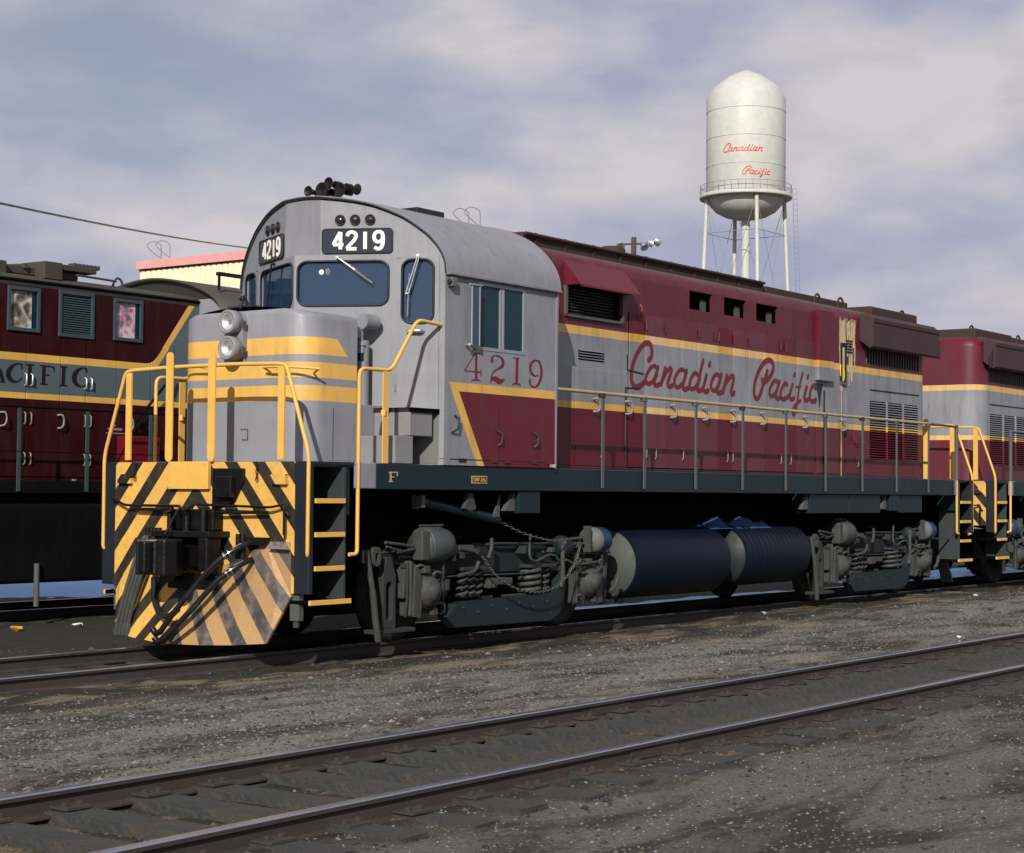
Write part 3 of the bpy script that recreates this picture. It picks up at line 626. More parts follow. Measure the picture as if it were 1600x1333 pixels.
        # small louvre
        mb = MB()
        for i in range(4):
            z = 3.325 + i * .034
            MB().add([(5.54, s * .93, z + .02), (6.11, s * .93, z + .02), (6.11, s * .965, z), (5.54, s * .965, z), (5.54, s * .93, z + .024), (6.11, s * .93, z + .024), (6.11, s * .968, z + .004), (5.54, s * .968, z + .004)], [(0, 1, 2, 3), (4, 5, 6, 7), (2, 3, 7, 6)]).build('louvre_slat', m_gray, T0)
        # three grilles with inner shutters
        for a0, a1 in ((8.27, 8.90), (9.24, 9.88), (10.2, 10.87)):
            MB().box(a0 - .02, s * .78, 4.17, a1 + .02, s * .80, 4.45).build('grille_back', m_under, T0); mb = MB()
            for i in range(7): mb.box(a1 - .17, s * .84, 4.2 + i * .025, a1 - .02, s * .86, 4.212 + i * .025)
            for i in range(4): mb.box(a1 - .16 + i * .04, s * .85, 4.2, a1 - .15 + i * .04, s * .865, 4.36)
            mb.build('grille_shutter', m_post, T0, kind='stuff', label='small bright shutter blades in the corner of the opening')
        # rear louvres : 3 banks
        for c0, c1 in ((14.12, 14.75), (14.78, 15.41), (15.44, 16.07)):
            mb = MB(); 
            for i in range(24):
                z = 2.25 + i * .0398
                mb.add([(c0, s * .915, z + .026), (c1, s * .915, z + .026), (c1, s * .962, z - .004), (c0, s * .962, z - .004), (c0, s * .912, z + .030), (c1, s * .912, z + .030), (c1, s * .962, z + .002), (c0, s * .962, z + .002)], [(0, 1, 2, 3), (4, 5, 6, 7), (2, 3, 7, 6)])
            mb.build('louvre_bank', m_hood, T0, kind='stuff', label='bank of fine horizontal louvre slats')
        for c in (14.765, 15.425): MB().box(c - .014, s * .93, 2.24, c + .014, s * .972, 3.2).build('louvre_mullion', m_hood, T0)
        # radiator box
        pr = [(.951, 4.60), (1.10, 4.585), (1.19, 4.51), (1.19, 4.06), (1.13, 4.03), (.951, 4.16)]
        MB().plate(pr, [], lambda a, b, h: (h, s * a, b), 13.72, 16.42).build('radiator_box', m_rbox, T0, bevel=.006)
        MB().box(13.72, s * 1.192, 4.45, 16.42, s * 1.205, 4.51).build('radiator_box_rim', m_rust, T0)
        MB().plate([(16.42, 4.40), (16.56, 4.30), (16.56, 4.03), (16.42, 4.10)], [], lambda a, b, h: (a, s * (1.13 + h), b), 0, .02).build('radiator_box_bracket', m_rust, T0)
        mb = MB()
        for i in range(20): mb.box(14.0 + i * .105, s * .93, 3.8, 14.03 + i * .105, s * .945, 4.05)
        mb.build('radiator_screen', m_post, T0, kind='stuff', label='vertical screen bars below the radiator box')
        # bump panel, sight glass
        MB().plate([(12.11, 3.42), (12.64, 3.42), (12.64, 4.52), (12.11, 4.52)], [], hs(s), .001, .075).build('filter_panel', m_hood, T0, bevel=.008)
        MB().plate([(12.12, 3.38), (12.40, 3.38), (12.33, 3.25), (12.27, 2.98), (12.22, 3.2)], [], hs(s), .001, .004).build('grease_stain', m_frame, T0)
        MB().box(12.985, s * .952, 3.40, 13.185, s * .985, 3.45).build('sight_glass_shelf', m_post, T0)
        MB().plate(rect(12.99, 3.43, 13.18, 4.07), [rect(13.03, 3.455, 13.14, 4.02)], hs(s), .001, .03).build('sight_glass_frame', m_frame, T0)
        # doors
        ex = [6.70, 7.11, 7.60, 8.06, 8.50, 9.05, 9.49, 9.97, 10.45, 10.93, 11.49, 12.08]
        MB().plate(rect(6.69, 1.975, 12.09, 4.0), [], hs(s), .0008, .0015).build('door_backing', m_under, T0)
        for i in range(len(ex) - 1):
            a0, a1 = ex[i] + .0065, ex[i + 1] - .0065
            top = 4.012 if i % 2 == 0 else 4.004
            MB().plate(rect(a0, 1.985, a1, top), [], hs(s), .001, .012).build('hood_door', m_hood, T0, bevel=.003)
        for a0, a1, b0, b1 in ((4.62, 5.45, 1.985, 3.2), (5.47, 6.68, 1.985, 3.2), (12.14, 12.9, 1.985, 3.0), (13.2, 14.05, 1.985, 3.3), (6.66, 7.08, 3.22, 3.44)):
            if a1 < 7: 
                if b0 > 3: continue
            MB().plate(rect(a0, b0, a1, b1), [], hs(s), .001, .010).build('access_panel', m_hood, T0, bevel=.003)
        for x in (5.45, 5.9 + .76):
            pass
        hk = MB()
        first = None
        for x in (5.9, 6.66, 7.79, 8.66, 9.45, 10.35, 11.71, 13.05):
            pts = [(x - .06, s * .97, 2.83), (x - .03, s * 1.02, 2.84), (x + .01, s * 1.03, 2.80), (x + .015, s * 1.03, 2.72), (x - .02, s * 1.03, 2.68), (x - .06, s * .975, 2.67)]
            MB().tube([Vector(p) for p in catmull(pts, 4)], .016, 6).build('grab_hook', m_hook, T0)
        for x in (6.02, 7.11, 7.35, 8.06, 9.3, 9.45, 10.93, 11.25, 12.4, 13.6):
            MB().tube([(x, s * .975, 2.10), (x, s * .99, 2.13), (x, s * .99, 2.23), (x, s * .975, 2.26)], .009, 5).build('door_latch', m_hook, T0)
        for x in (7.11, 7.13 + .47, 8.50, 8.95, 9.05, 9.49, 9.97, 10.93, 11.1):
            MB().cyl((x, s * .975, 3.80), (x, s * .975, 3.92), .013, 6).build('door_hinge', m_hood, T0)
        for x, z in ((6.95, 3.93),): MB().tube([(x, s * .98, z), (x, s * 1.0, z + .05), (x, s * 1.0, z + .16), (x, s * .98, z + .2)], .012, 6).build('door_handle', m_red2, T0)
        MB().tube([(6.66, s * .965, 3.45), (6.66, s * .965, 3.25), (7.05, s * .965, 3.22)], .010, 5).build('hood_pipe', m_frame, T0)
        MB().tube([(6.62, s * .965, 2.1), (6.62, s * .965, 3.02), (6.95, s * .965, 3.02)], .012, 5).build('hood_pipe', m_frame, T0)
        MB().tube([(12.14, s * 1.0, 3.4), (12.14, s * 1.0, 4.4)], .012, 5).build('hood_pipe', m_frame, T0)
        MB().tube([(14.1, s * .96, 3.38), (16.1, s * .96, 3.38)], .008, 5).build('hood_pipe', m_frame, T0)
        MB().tube([(12.4, s * .97, 3.28), (12.4, s * .97, 1.97)], .014, 5).build('hood_pipe', m_frame, T0)
        MB().tube(bend([(13.45, s * .97, 2.62), (13.45, s * 1.0, 2.48), (13.8, s * 1.0, 2.48), (13.8, s * .97, 2.6)], .03), .012, 5).build('hood_pipe', m_maroon, T0)
        # long handrail
        MB().tube([(4.24, s * 1.49, 2.862), (15.3, s * 1.49, 2.852)], .022, 8).build('handrail', m_rail, T0)
        MB().tube([(15.3, s * 1.49, 2.852), (16.46, s * 1.49, 2.842)], .021, 8).build('handrail', m_post, T0)
        for i in range(9):
            x = 4.93 + .31 * 0 + 1.2837 * i + (0 if i else 0)
            x = 5.24 if i == 0 else 6.21 + 1.2837 * (i - 1)
            MB().box(x - .028, s * 1.505, 1.70, x + .028, s * 1.522, 2.85).build('handrail_post', m_post, T0, bevel=.004)
            MB().box(x - .04, s * 1.47, 2.80, x + .04, s * 1.53, 2.86).build('handrail_bracket', m_post if i % 3 else m_rust, T0, bevel=.006)
        MB().cyl((16.46, s * 1.49, 1.93), (16.46, s * 1.49, 2.87), .035, 8).build('handrail_post', m_post, T0)
        for i in range(9):
            x = 4.3 + i * 1.31
            MB().box(x, s * .951, 1.932, x + 1.25, s * .966, 1.962).build('hood_sill_strip', m_frame, T0)
    # spill stain (near side only)
    random.seed(5)
    for i in range(24):
        x = 12.98 + random.random() * .56; zt = 4.44 - random.random() * .05; zb = 3.45 + random.random() * .75
        if i < 4: x = 13.02 + i * .02; zb = 3.3
        w = random.uniform(.006, .040); P = []
        k = 7
        for j in range(k + 1): P.append((x + random.uniform(-.012, .012), zt + (zb - zt) * j / k, w * random.uniform(.4, 1.2) * (1 if j < k else .3)))
        mb = MB(); ribbon(mb, P, hs(-1), .002, .005 + i * .0005); mb.build('deposit_streak', m_stain, T0)
    for x, w, z0, z1 in ((13.02, .028, 4.4, 1.95), (13.50, .012, 4.3, 3.7), (13.3, .010, 3.9, 3.4)):
        mb = MB(); P = [(x + random.uniform(-.006, .006), z0 + (z1 - z0) * j / 12, w * random.uniform(.5, 1.3)) for j in range(13)]
        ribbon(mb, P, hs(-1), .013, .017); mb.build('deposit_streak', m_stain, T0)
    mb = MB(); ribbon(mb, [(13.02, 3.74, .06), (13.05, 3.62, .15), (13.06, 3.52, .13), (13.04, 3.44, .03)], hs(-1), .010, .022); mb.build('deposit_streak', m_stainy, T0)
    for i in range(14):
        x = 12.98 + random.random() * .58; zt = 4.45; zb = 4.0 + random.random() * .3
        mb = MB(); ribbon(mb, [(x + random.uniform(-.01, .01), zt + (zb - zt) * j / 5, random.uniform(.03, .07) * (1 - j * .13)) for j in range(6)], hs(-1), .001, .003 + i * .0002); mb.build('deposit_streak', m_stain2, T0)
    for s_ in (4.53, 4.60):
        mb = MB()
        for i in range(12):
            x = 13.02 + i * .045
            ribbon(mb, [(x, 4.44, .03), (x + .005, 4.52, .05)], hs(-1), -.01, .003 + i * .0004)
        break
    for i in range(5):
        MB().box(13.2, -.972, 3.93 + i * .045, 13.42, -.952, 3.95 + i * .045).build('vent_louvre', m_rust, T0)
    # lettering on hood
    for i, sp_ in enumerate(SCRIPT):
        mb = MB(); ribbon(mb, [(p[0], p[1], p[2] * 1.38) for p in sp_], hs(-1), .0115, .0135 + .0003 * (i % 4)); mb.build('script_letter', m_letter, hood)
    # ---- cab
    k5 = .5; X0 = 1.35
    def face(s, y0=0):
        nx, ny_ = -.894, .447 * s
        return lambda a, b, h: (X0 + k5 * a + nx * h, s * a + ny_ * h, b)
    arch = [(1.535, 3.99), (1.525, 4.10), (1.495, 4.20), (1.44, 4.30), (1.35, 4.41), (1.24, 4.505), (1.11, 4.60), (.97, 4.67), (.8, 4.74), (.6, 4.79), (.4, 4.82), (.26, 4.835), (.13, 4.845), (0, 4.85)]
    cab = None
    for s in (-1, 1):
        outer = [(0, 1.93), (1.52, 1.93), (1.52, 4.0)] + [(min(a, 1.52), b - .012) for a, b in arch[1:12]] + [(.262, 4.212), (0, 4.212)]
        win = rrect(.035, 3.66, .95, 4.145, .10); dwin = rrect(1.085, 3.46, 1.40, 4.155, .10)
        o = MB().plate(outer, [win, dwin], face(s), -.04, 0).build('cab_front', m_gray, T0)
        if s < 0: cab = o
        MB().plate(rect(.985, 2.53, 1.455, 4.20), [rrect(1.08, 3.455, 1.405, 4.16, .10)], face(s), .001, .012).build('cab_door', m_gray, o, bevel=.003)
        for wn_, (a0, b0, a1, b1, r) in (('windscreen', (.035, 3.66, .95, 4.145, .10)), ('door_window', (1.085, 3.46, 1.40, 4.155, .10))):
            g = MB().plate(rrect(a0, b0, a1, b1, r), [], face(s), -.03, -.022).build(wn_, m_glass, o)
            pts = [face(s)(a, b, .006 if wn_ == 'windscreen' else .014) for a, b in rrect(a0, b0, a1, b1, r)]
            MB().tube(pts, .013, 6, closed=True).build('window_gasket', m_rubber, g)
        MB().plate(rrect(.285, 4.235, .985, 4.495, .035), [], face(s), .001, .018).build('number_board', m_board, o, bevel=.004)
        nb = [c for c in o.children if c.name.startswith('number_board')][0]
        fl = (.395 if s < 0 else .875)
        for i, ch in enumerate('4219'):
            mb = MB(); digits(mb, ch, fl + (1 if s < 0 else -1) * i * .135, 4.273, .188, 0, .036, face(s), .018, 1 if s < 0 else -1)
            mb.build('board_digit', m_white, nb)
        pts = [face(s)(a, b, .018) for a, b in rrect(.285, 4.235, .985, 4.495, .035)]
        MB().tube(pts, .008, 6, closed=True).build('board_rim', m_rubber, nb)
        for a in (.46, .61, .76):
            p = Vector(face(s)(a, 4.595, 0)); d = Vector((-.894, .447 * s, 0))
            lp = MB().lathe([(-.02, .05), (.016, .060), (.022, .052), (.010, .047)], p, d, 20).build('marker_lamp', m_rubber, o)
            MB().lathe([(.009, .047), (.02, .040), (.030, .024), (.034, .002)], p, d, 16).build('lamp_lens', m_lampd, lp)
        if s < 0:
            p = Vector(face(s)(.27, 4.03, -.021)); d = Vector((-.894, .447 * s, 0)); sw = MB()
            sw.lathe([(0, .030), (.002, .026), (.003, .0)], p, d, 14)  # white disc and thin arcs drawn on the pane
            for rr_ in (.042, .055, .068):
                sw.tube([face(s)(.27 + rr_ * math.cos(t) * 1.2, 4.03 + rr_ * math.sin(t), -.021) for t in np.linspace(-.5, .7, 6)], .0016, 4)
            sw.build('windscreen_spot', m_white, g if False else o, kind='stuff', label='white spot with thin arcs on the windscreen')
        # wiper on windscreen and on door window
        w1 = MB(); 
        if s < 0:
            p0 = Vector(face(s)(.44, 4.185, .045)); p1 = Vector(face(s)(.80, 3.90, .05))
            w1.cyl(p0, Vector(face(s)(.44, 4.185, 0)), .016, 8); w1.tube([p0, p0 * .45 + p1 * .55], .009, 6); w1.obox(p0 * .5 + p1 * .5, p1, .012, .022, (1, 0, 0))
            w1.build('wiper', m_alu, o)
            w2 = MB(); q0 = Vector(face(s)(1.245, 4.19, .045)); q1 = Vector(face(s)(1.13, 3.78, .05)); q1b = Vector(face(s)(1.16, 3.78, .05)); q2 = Vector(face(s)(1.15, 3.53, .045))
            w2.cyl(q0, Vector(face(s)(1.245, 4.19, 0)), .02, 8).tube([q0, q1], .008, 6).tube([q0 + Vector((0, -.025, 0)), q1b], .008, 6).tube([q1, q1b], .009, 6)
            w2.obox(Vector(face(s)(1.165, 4.0, .03)), q2, .010, .018, (1, 0, 0))
            w2.build('wiper', m_alu, o)
        else:
            p0 = Vector(face(s)(.55, 4.185, .045)); p1 = Vector(face(s)(.66, 3.68, .045))
            w1.cyl(p0, Vector(face(s)(.55, 4.185, 0)), .016, 8); w1.obox(p0, p1, .012, .018, (1, 0, 0)); w1.build('wiper', m_rubber, o)
        p = Vector(face(s)(1.30, 3.375, .02)); q = Vector(face(s)(1.16, 3.375, .06))
        MB().tube(bend([p - Vector((-.02, 0, 0)), p + Vector((-.05, 0, 0)), q, q + Vector((.0, 0, -.01))], .02), [.018] * 12 if 0 else .022, 8).build('door_lever', m_alu, o)
        for i in range(14):
            q = Vector(face(s)(1.492, 2.1 + i * .14, .012)); d = Vector((-.894, .447 * s, 0)); MB().cyl(q, q + d * .006, .006, 6).build('rivet', m_gray, o)
        # corner strip
        MB().plate(rect(1.470, 2.0, 1.515, 3.99), [], face(s), .001, .012).build('corner_strip', m_gray, o, bevel=.003)
        MB().plate(rect(.99, 1.94, 1.46, 2.52), [], face(s), .001, .006).build('lower_front_panel', m_graydirty, o)
        MB().plate([(1.03, 4.17), (1.08, 4.17), (1.08, 4.195), (1.03, 4.195)], [], face(s), .012, .02).build('door_catch', m_gray, o)
        MB().tube([face(s)(1.03, 2.72, .018), face(s)(1.03, 2.80, .018)], .010, 6).build('door_hinge', m_gray, o)
        # side
        sd = MB().plate(rect(2.105, 1.93, 4.24, 4.0), [rect(2.70, 3.22, 3.57, 3.955)], hs(s, 1.52), -.04, 0).build('cab_side', m_cab if s < 0 else m_cab, T0)
        fr = MB(); fr.plate(rect(2.69, 3.21, 3.58, 3.965), [rect(2.73, 3.25, 3.54, 3.93)], hs(s, 1.52), -.03, .006)
        fr.plate(rect(3.10, 3.25, 3.135, 3.93), [], hs(s, 1.52), -.028, -.004).plate(rect(3.15, 3.25, 3.18, 3.93), [], hs(s, 1.52), -.02, .002)
        wf = fr.build('window_frame', m_alu2, sd, bevel=.003)
        MB().plate(rect(2.73, 3.25, 3.12, 3.93), [], hs(s, 1.52), -.026, -.020).build('window_pane', m_glass2, wf)
        MB().plate(rect(3.16, 3.25, 3.54, 3.93), [], hs(s, 1.52), -.018, -.012).build('window_pane', m_glass2, wf)
        dfl = MB(); dfl.tube([(2.47, s * 1.60, 3.25), (2.47, s * 1.60, 3.91)], .010, 6).tube([(2.61, s * 1.60, 3.25), (2.61, s * 1.60, 3.91)], .010, 6)
        dfl.tube([(2.43, s * 1.60, 3.91), (2.65, s * 1.60, 3.91)], .014, 6).tube([(2.43, s * 1.60, 3.25), (2.66, s * 1.52, 3.22)], .016, 6).tube([(2.45, s * 1.60, 3.255), (2.47, s * 1.52, 3.25)], .014, 6).tube([(2.62, s * 1.6, 3.91), (2.62, s * 1.52, 3.91)], .012, 6)
        df = dfl.build('wind_deflector', m_alu2, sd)
        MB().plate(rect(2.478, 3.26, 2.602, 3.90), [], hs(s, 1.60), -.002, .002).build('deflector_glass', m_glass, df)
        MB().plate(rect(2.13, 3.86, 2.23, 3.96), [], hs(s, 1.52), .001, .07).build('step_light', m_graydirty, sd, bevel=.01)
        MB().lathe([(0, .03), (.012, .032), (.02, .02)], (2.128, s * 1.56, 3.91), (-1, 0, 0), 12).build('light_lens', m_lampd, sd)
        gt_ = MB(); gt_.plate([(1.521, 3.985), (1.575, 3.990), (1.578, 4.012), (1.521, 4.03)], [], lambda a, b, h: (h, s * a, b), 2.11, 4.25)
        gt_.build('rain_gutter', m_gray, T0)
        for x in (3.08, 3.78):
            MB().tube([(x, s * 1.525, 2.16), (x + .03, s * 1.56, 2.20), (x + .02, s * 1.56, 2.30), (x - .03, s * 1.53, 2.33)], .014, 6).build('latch_handle', m_hookd, sd)
        MB().tube([(2.22, s * 1.53, 2.28), (2.28, s * 1.57, 2.32), (2.30, s * 1.57, 2.44), (2.27, s * 1.53, 2.47)], .012, 6).build('latch_handle', m_frame, sd)
        for x in (2.36, 2.95, 3.2, 3.72, 4.0):
            MB().box(x, s * 1.521, 1.97, x + .12, s * 1.535, 2.005).build('hatch_hinge', m_frame if x < 2.5 else m_maroon, sd)
        MB().plate([(2.2, 1.99), (4.18, 1.99), (4.18, 2.0), (2.2, 2.0)], [], hs(s, 1.52), .001, .004).build('hatch_seam', m_frame, sd)
        MB().plate([(3.10, 2.0), (3.108, 2.0), (3.108, 2.6), (3.10, 2.6)], [], hs(s, 1.52), .001, .002).build('hatch_seam', m_frame, sd)
        MB().plate([(4.08, 1.97), (4.16, 1.97), (4.13, 1.935), (4.11, 1.935)], [], hs(s, 1.52), .001, .05).build('drain_cup', m_paper2, sd)
        if s < 0:
            for i, sp_ in enumerate(CABNUM):
                mb = MB(); ribbon(mb, sp_, hs(-1, 1.52), .001, .003 + .0003 * i, rnd=(i in (6, 7, 11, 12, 13))); mb.build('cab_number_stroke', m_letter, sd)
    # facet between the two number boards
    fc = [(-.262, 4.215), (.262, 4.215), (.262, 4.83), (.13, 4.838), (0, 4.842), (-.13, 4.838), (-.262, 4.83)]
    MB().plate(fc, [], lambda a, b, h: (1.481 + h, a, b), 0, .03).build('cab_brow', m_gray, T0)
    MB().plate([(1.35, 0), (1.483, -.262), (1.483, .262)], [], lambda a, b, h: (a, b, h), 4.195, 4.214).build('cab_ledge', m_gray, T0)
    full = [(-a, b) for a, b in arch] + [(a, b) for a, b in reversed(arch[:-1])]
    MB().plate([(-1.52, 1.93)] + full + [(1.52, 1.93)], [], lambda a, b, h: (h, a, b - .01), 4.20, 4.238).build('cab_back', m_gray, T0)
    # roof shell
    mb = MB(); v = []
    prof = [(-1.545, 3.985)] + [(p[0], p[1]) for p in catmull([(a, b, 0) for a, b in full], 3)] + [(1.545, 3.985)]
    for y, z in prof:
        ay = abs(y); xf = max(1.455, X0 + k5 * ay - .03); t = min(1, max(0, (z - 4.0) / .5))
        oy = .022 * (1 if y > 0 else -1) * (1 - t * .6) if ay > .3 else 0; oz = .03 * t
        v += [(xf, y, z), (4.262, y, z), (xf, y + oy, z + oz), (4.262, y + oy, z + oz)]
    n = len(prof); f = []
    for i in range(n - 1):
        a = 4 * i; b = a + 4
        f += [(a, b, b + 1, a + 1), (a + 2, a + 3, b + 3, b + 2), (a, a + 2, b + 2, b), (a + 1, b + 1, b + 3, a + 3)]
    f += [(0, 1, 3, 2), (4 * n - 4, 4 * n - 2, 4 * n - 1, 4 * n - 3)]
    mb.add(v, f, True); roof = mb.build('cab_roof', m_gray, T0)
    md = roof.modifiers.new('edge', 'EDGE_SPLIT'); md.split_angle = R(40)
    pts = []
    for y, z in prof[1:-1]:
        ay = abs(y); pts.append((max(1.455, X0 + k5 * ay - .032), y, z + .012))
    MB().tube(pts, .011, 6).build('roof_front_bead', m_rubber, roof)
    MB().box(2.55, -.75, 4.78, 3.05, -.45, 4.85).build('roof_vent', m_rubber, roof, bevel=.01)
    MB().box(1.6, -1.47, 2.48, 4.19, 1.47, 2.53).build('cab_floor', m_under, T0)
    # interior: seat, console
    for s in (-1, 1):
        MB().box(2.9, s * 1.30, 2.95, 3.35, s * .85, 3.05).box(3.3, s * 1.3, 3.05, 3.4, s * .85, 3.62).box(3.05, s * 1.15, 2.53, 3.2, s * 1.0, 2.95).build('cab_seat', m_frame, T0, bevel=.02)
    MB().box(2.15, -1.2, 2.53, 2.5, -.6, 3.55).build('control_stand', m_post, T0, bevel=.03)
    # ---- short hood
    pl = [(.52 + .30 - .30 * math.cos(t), -.95 + .30 - .30 * math.sin(t)) for t in np.linspace(math.pi / 2, 0, 9)]
    plan = [(1.32, -.95)] + pl; plan = plan + [(x, -y) for x, y in reversed(pl)] + [(1.83, .95), (1.62, .5), (1.4, .1), (1.38, 0), (1.32, -.3)]
    mb = MB(); v = []; n = len(plan)
    lv = [(0, 1.93), (0, 3.42), (.008, 3.455), (.03, 3.478)]
    for d, z in lv:
        for x, y in plan:
            yy = y * (1 - d); xx = x + (d if x < 1 else 0)
            v.append((xx, yy, z + (.10 * (1 - (y / .95) ** 2) if z > 2 else 0)))
    f = [(i * n + k, i * n + (k + 1) % n, (i + 1) * n + (k + 1) % n, (i + 1) * n + k) for i in range(len(lv) - 1) for k in range(n)]
    mb.add(v, f, True)
    # crowned top as strips
    top = []; 
    rows = 12
    for i in range(rows + 1):
        y = -.95 * .97 + 2 * .95 * .97 * i / rows; ay = abs(y) / .97
        xf = .52 + .03 + (0 if ay < .65 else .30 - math.sqrt(max(0, .09 - (ay - .65) ** 2)))
        xb = 1.32 if y < -.3 else 1.36 + .5 * abs(y)
        z = 3.478 + .10 * (1 - (ay / .95) ** 2); top += [(xf, y, z), (xb, y, z)]
    mb.add(top, [(2 * i, 2 * i + 1, 2 * i + 3, 2 * i + 2) for i in range(rows)], True)
    nose = mb.build('short_hood', m_nose, T0); md = nose.modifiers.new('e', 'EDGE_SPLIT'); md.split_angle = R(50)
    MB().box(1.322, -.948, 1.93, 1.86, -.3, 2.56).build('battery_box', m_nose, T0, bevel=.005)
    MB().tube([(.52 + .02, .2, 3.585), (.60, -.2, 3.585)], .006, 5).build('hood_top_seam', m_rubber, nose)
    for s in (-1, 1):
        for x in (.95,): MB().box(x - .003, s * .949, 1.96, x + .003, s * .9525, 2.50).build('panel_seam', m_frame, nose)
        for i in range(9): MB().cyl((.90 + i * .045, s * .949, 1.965), (.90 + i * .045, s * .957, 1.965), .006, 6).build('rivet', m_gray, nose)
    # brake column in the recess
    MB().cyl((1.56, -.80, 2.56), (1.56, -.80, 3.26), .085, 16).build('brake_column', m_gray, T0)
    hb = MB(); hb.box(1.42, -.86, 3.28, 1.52, -.68, 3.40).cyl((1.48, -.87, 3.46), (1.70, -.87, 3.46), .085, 14); hb.cyl((1.5, -.84, 3.12), (1.5, -.84, 3.20), .045, 10).cyl((1.5, -.84, 3.22), (1.5, -.84, 3.34), .03, 10)
    hb.lathe([(0, .06), (.05, .03), (.05, .0)], (1.5, -.84, 3.20), (0, 0, 1), 12)
    hbo = hb.build('hand_brake', m_gray, T0, bevel=.005)
    MB().cyl((1.5, -.84, 3.04), (1.5, -.84, 3.12), .038, 12).build('brake_cup', m_frame, hbo)
    MB().obox((1.56, -.93, 3.38), (1.56, -.93, 2.95), .03, .02).obox((1.6, -1.0, 3.34), (1.6, -1.0, 3.05), .05, .03).obox((1.60, -1.0, 3.1), (1.6, -1.0, 2.75), .025, .02).build('brake_lever', m_gray, hbo)
    # headlights
    hl = MB(); cap = [(.115 * math.cos(t), (3.405 if math.sin(t) >= 0 else 3.13) + .115 * math.sin(t)) for t in np.linspace(0, 2 * math.pi, 32, endpoint=False)]
    hl.plate(cap, [], lambda a, b, h: (.52 - h, a, b), .001, .07)
    hlo = hl.build('headlight_housing', m_gray, T0, bevel=.01)
    for z in (3.405, 3.13):
        l = MB().lathe([(.0, .095), (.02, .125), (.13, .125), (.135, .118), (.135, .100), (.08, .085)], (.46, 0, z), (-1, 0, 0), 28).build('headlight', m_gray, hlo)
        MB().lathe([(.07, .1), (.13, .098), (.11, .075), (.085, .045), (.075, .015), (.075, .0)], (.46, 0, z), (-1, 0, 0), 28).build('reflector', m_refl, hlo)
        MB().lathe([(.128, .098), (.136, .098), (.139, .05), (.140, 0)], (.46, 0, z), (-1, 0, 0), 28).build('headlight_glass', m_clear, hlo)
        for sy in (-1, 1): MB().cyl((.43, sy * .115, z - .02), (.43, sy * .155, z - .02), .014, 8).box(.40, sy * .14, z - .05, .46, sy * .155, z + .01).build('headlight_clamp', m_post, hlo)
    MB().tube(bend([(.6, -.04, 3.60), (.55, -.04, 3.70), (.62, .04, 3.70), (.62, .06, 3.6)], .02), .012, 6).cyl((.53, .0, 3.56), (.53, .0, 3.60), .02, 8).build('lamp_socket', m_rubber, T0)
    # grab bar on the nose, curved round the corner
    gbar = [(.42, -.45, 2.915), (.40, -.60, 2.915), (.415, -.75, 2.91), (.50, -.95, 2.90), (.60, -1.06, 2.89)]
    MB().tube(catmull(gbar, 4), .014, 6).tube([(.42, -.45, 2.915), (.50, -.47, 2.87), (.53, -.47, 2.83)], .012, 6).tube([(.60, -1.06, 2.89), (.62, -.99, 2.86), (.66, -.93, 2.86)], .012, 6).build('grab_bar', m_yel, T0)
    MB().tube([(.42, .75, 2.95), (.40, .50, 2.955), (.43, .36, 2.93), (.52, .36, 2.90)], .013, 6).build('grab_bar', m_yel, T0)
    MB().tube([(.505, -.05, 2.28), (.505, -.15, 2.28), (.505, -.15, 2.17), (.505, -.07, 2.17)], .004, 4).build('nose_tag_outline', m_frame, T0)
    # steps up to the cab door, both sides
    for s in (-1, 1):
        t1 = MB().box(1.36, s * .955, 1.932, 1.66, s * 1.45, 2.225).build('door_step', m_tread, T0, bevel=.008)
        MB().box(1.60, s * .957, 2.23, 1.98, s * 1.452, 2.53).build('door_step', m_tread, T0, bevel=.008)
    # horn
    h0 = MB().box(1.95, -.10, 4.86, 2.10, .10, 4.94).cyl((2.02, -.27, 5.0), (2.02, .27, 5.0), .028, 10).cyl((2.02, 0, 4.9), (2.02, 0, 5.02), .04, 10).build('horn_manifold', m_black, T0)
    for y, z, r, Lh, dr in ((.27, 5.02, .062, .17, -1), (.06, 5.01, .092, .18, -1), (.0, 5.09, .07, .13, -1), (-.17, 5.0, .085, .13, -1), (-.20, 5.04, .065, .13, 1)):
        MB().lathe([(.0, .022), (Lh * .5, .028), (Lh * .78, .042), (Lh * .92, r * .8), (Lh, r), (Lh * .985, r * .9), (Lh * .85, .03)], (2.02, y, z), (dr, 0, 0), 18).build('horn_bell', m_horn, h0)
        MB().cyl((2.02 - dr * .06, y, z), (2.02 + dr * .02, y, z), .045, 12).build('horn_driver', m_horn, h0)
    # side letters on sill
    mb = MB(); 
    for P in ([(1.235, 1.835, .03), (1.235, 1.745, .03)], [(1.205, 1.838, .012), (1.345, 1.838, .012)], [(1.205, 1.742, .012), (1.27, 1.742, .012)], [(1.24, 1.79, .010), (1.30, 1.79, .010)]):
        ribbon(mb, P, hs(-1, 1.50), .001, .003 + .0004 * len(mb.v) / 100, smooth=False, rnd=False)
    mb.plate(rect(1.335, 1.80, 1.347, 1.842), [], hs(-1, 1.50), .001, .0052)
    mb.build('front_letter', m_rail, T0)
    bpz = MB().plate(rect(2.62, 1.735, 2.90, 1.82), [], hs(-1, 1.50), .001, .008).build('class_plate', m_rail, T0)
    MB().plate(rect(2.633, 1.748, 2.887, 1.807), [], hs(-1, 1.50), .008, .010).build('plate_field', m_frame, bpz)
    cu = bpy.data.curves.new('class_lettering', 'FONT'); cu.body = 'DRF-24a'; cu.size = .062; cu.extrude = .001
    tmp = bpy.data.objects.new('tmp', cu); S.collection.objects.link(tmp); bpy.context.view_layer.update()
    me_ = bpy.data.meshes.new_from_object(tmp.evaluated_get(bpy.context.evaluated_depsgraph_get())); bpy.data.objects.remove(tmp); me_.materials.clear(); me_.materials.append(m_yel)
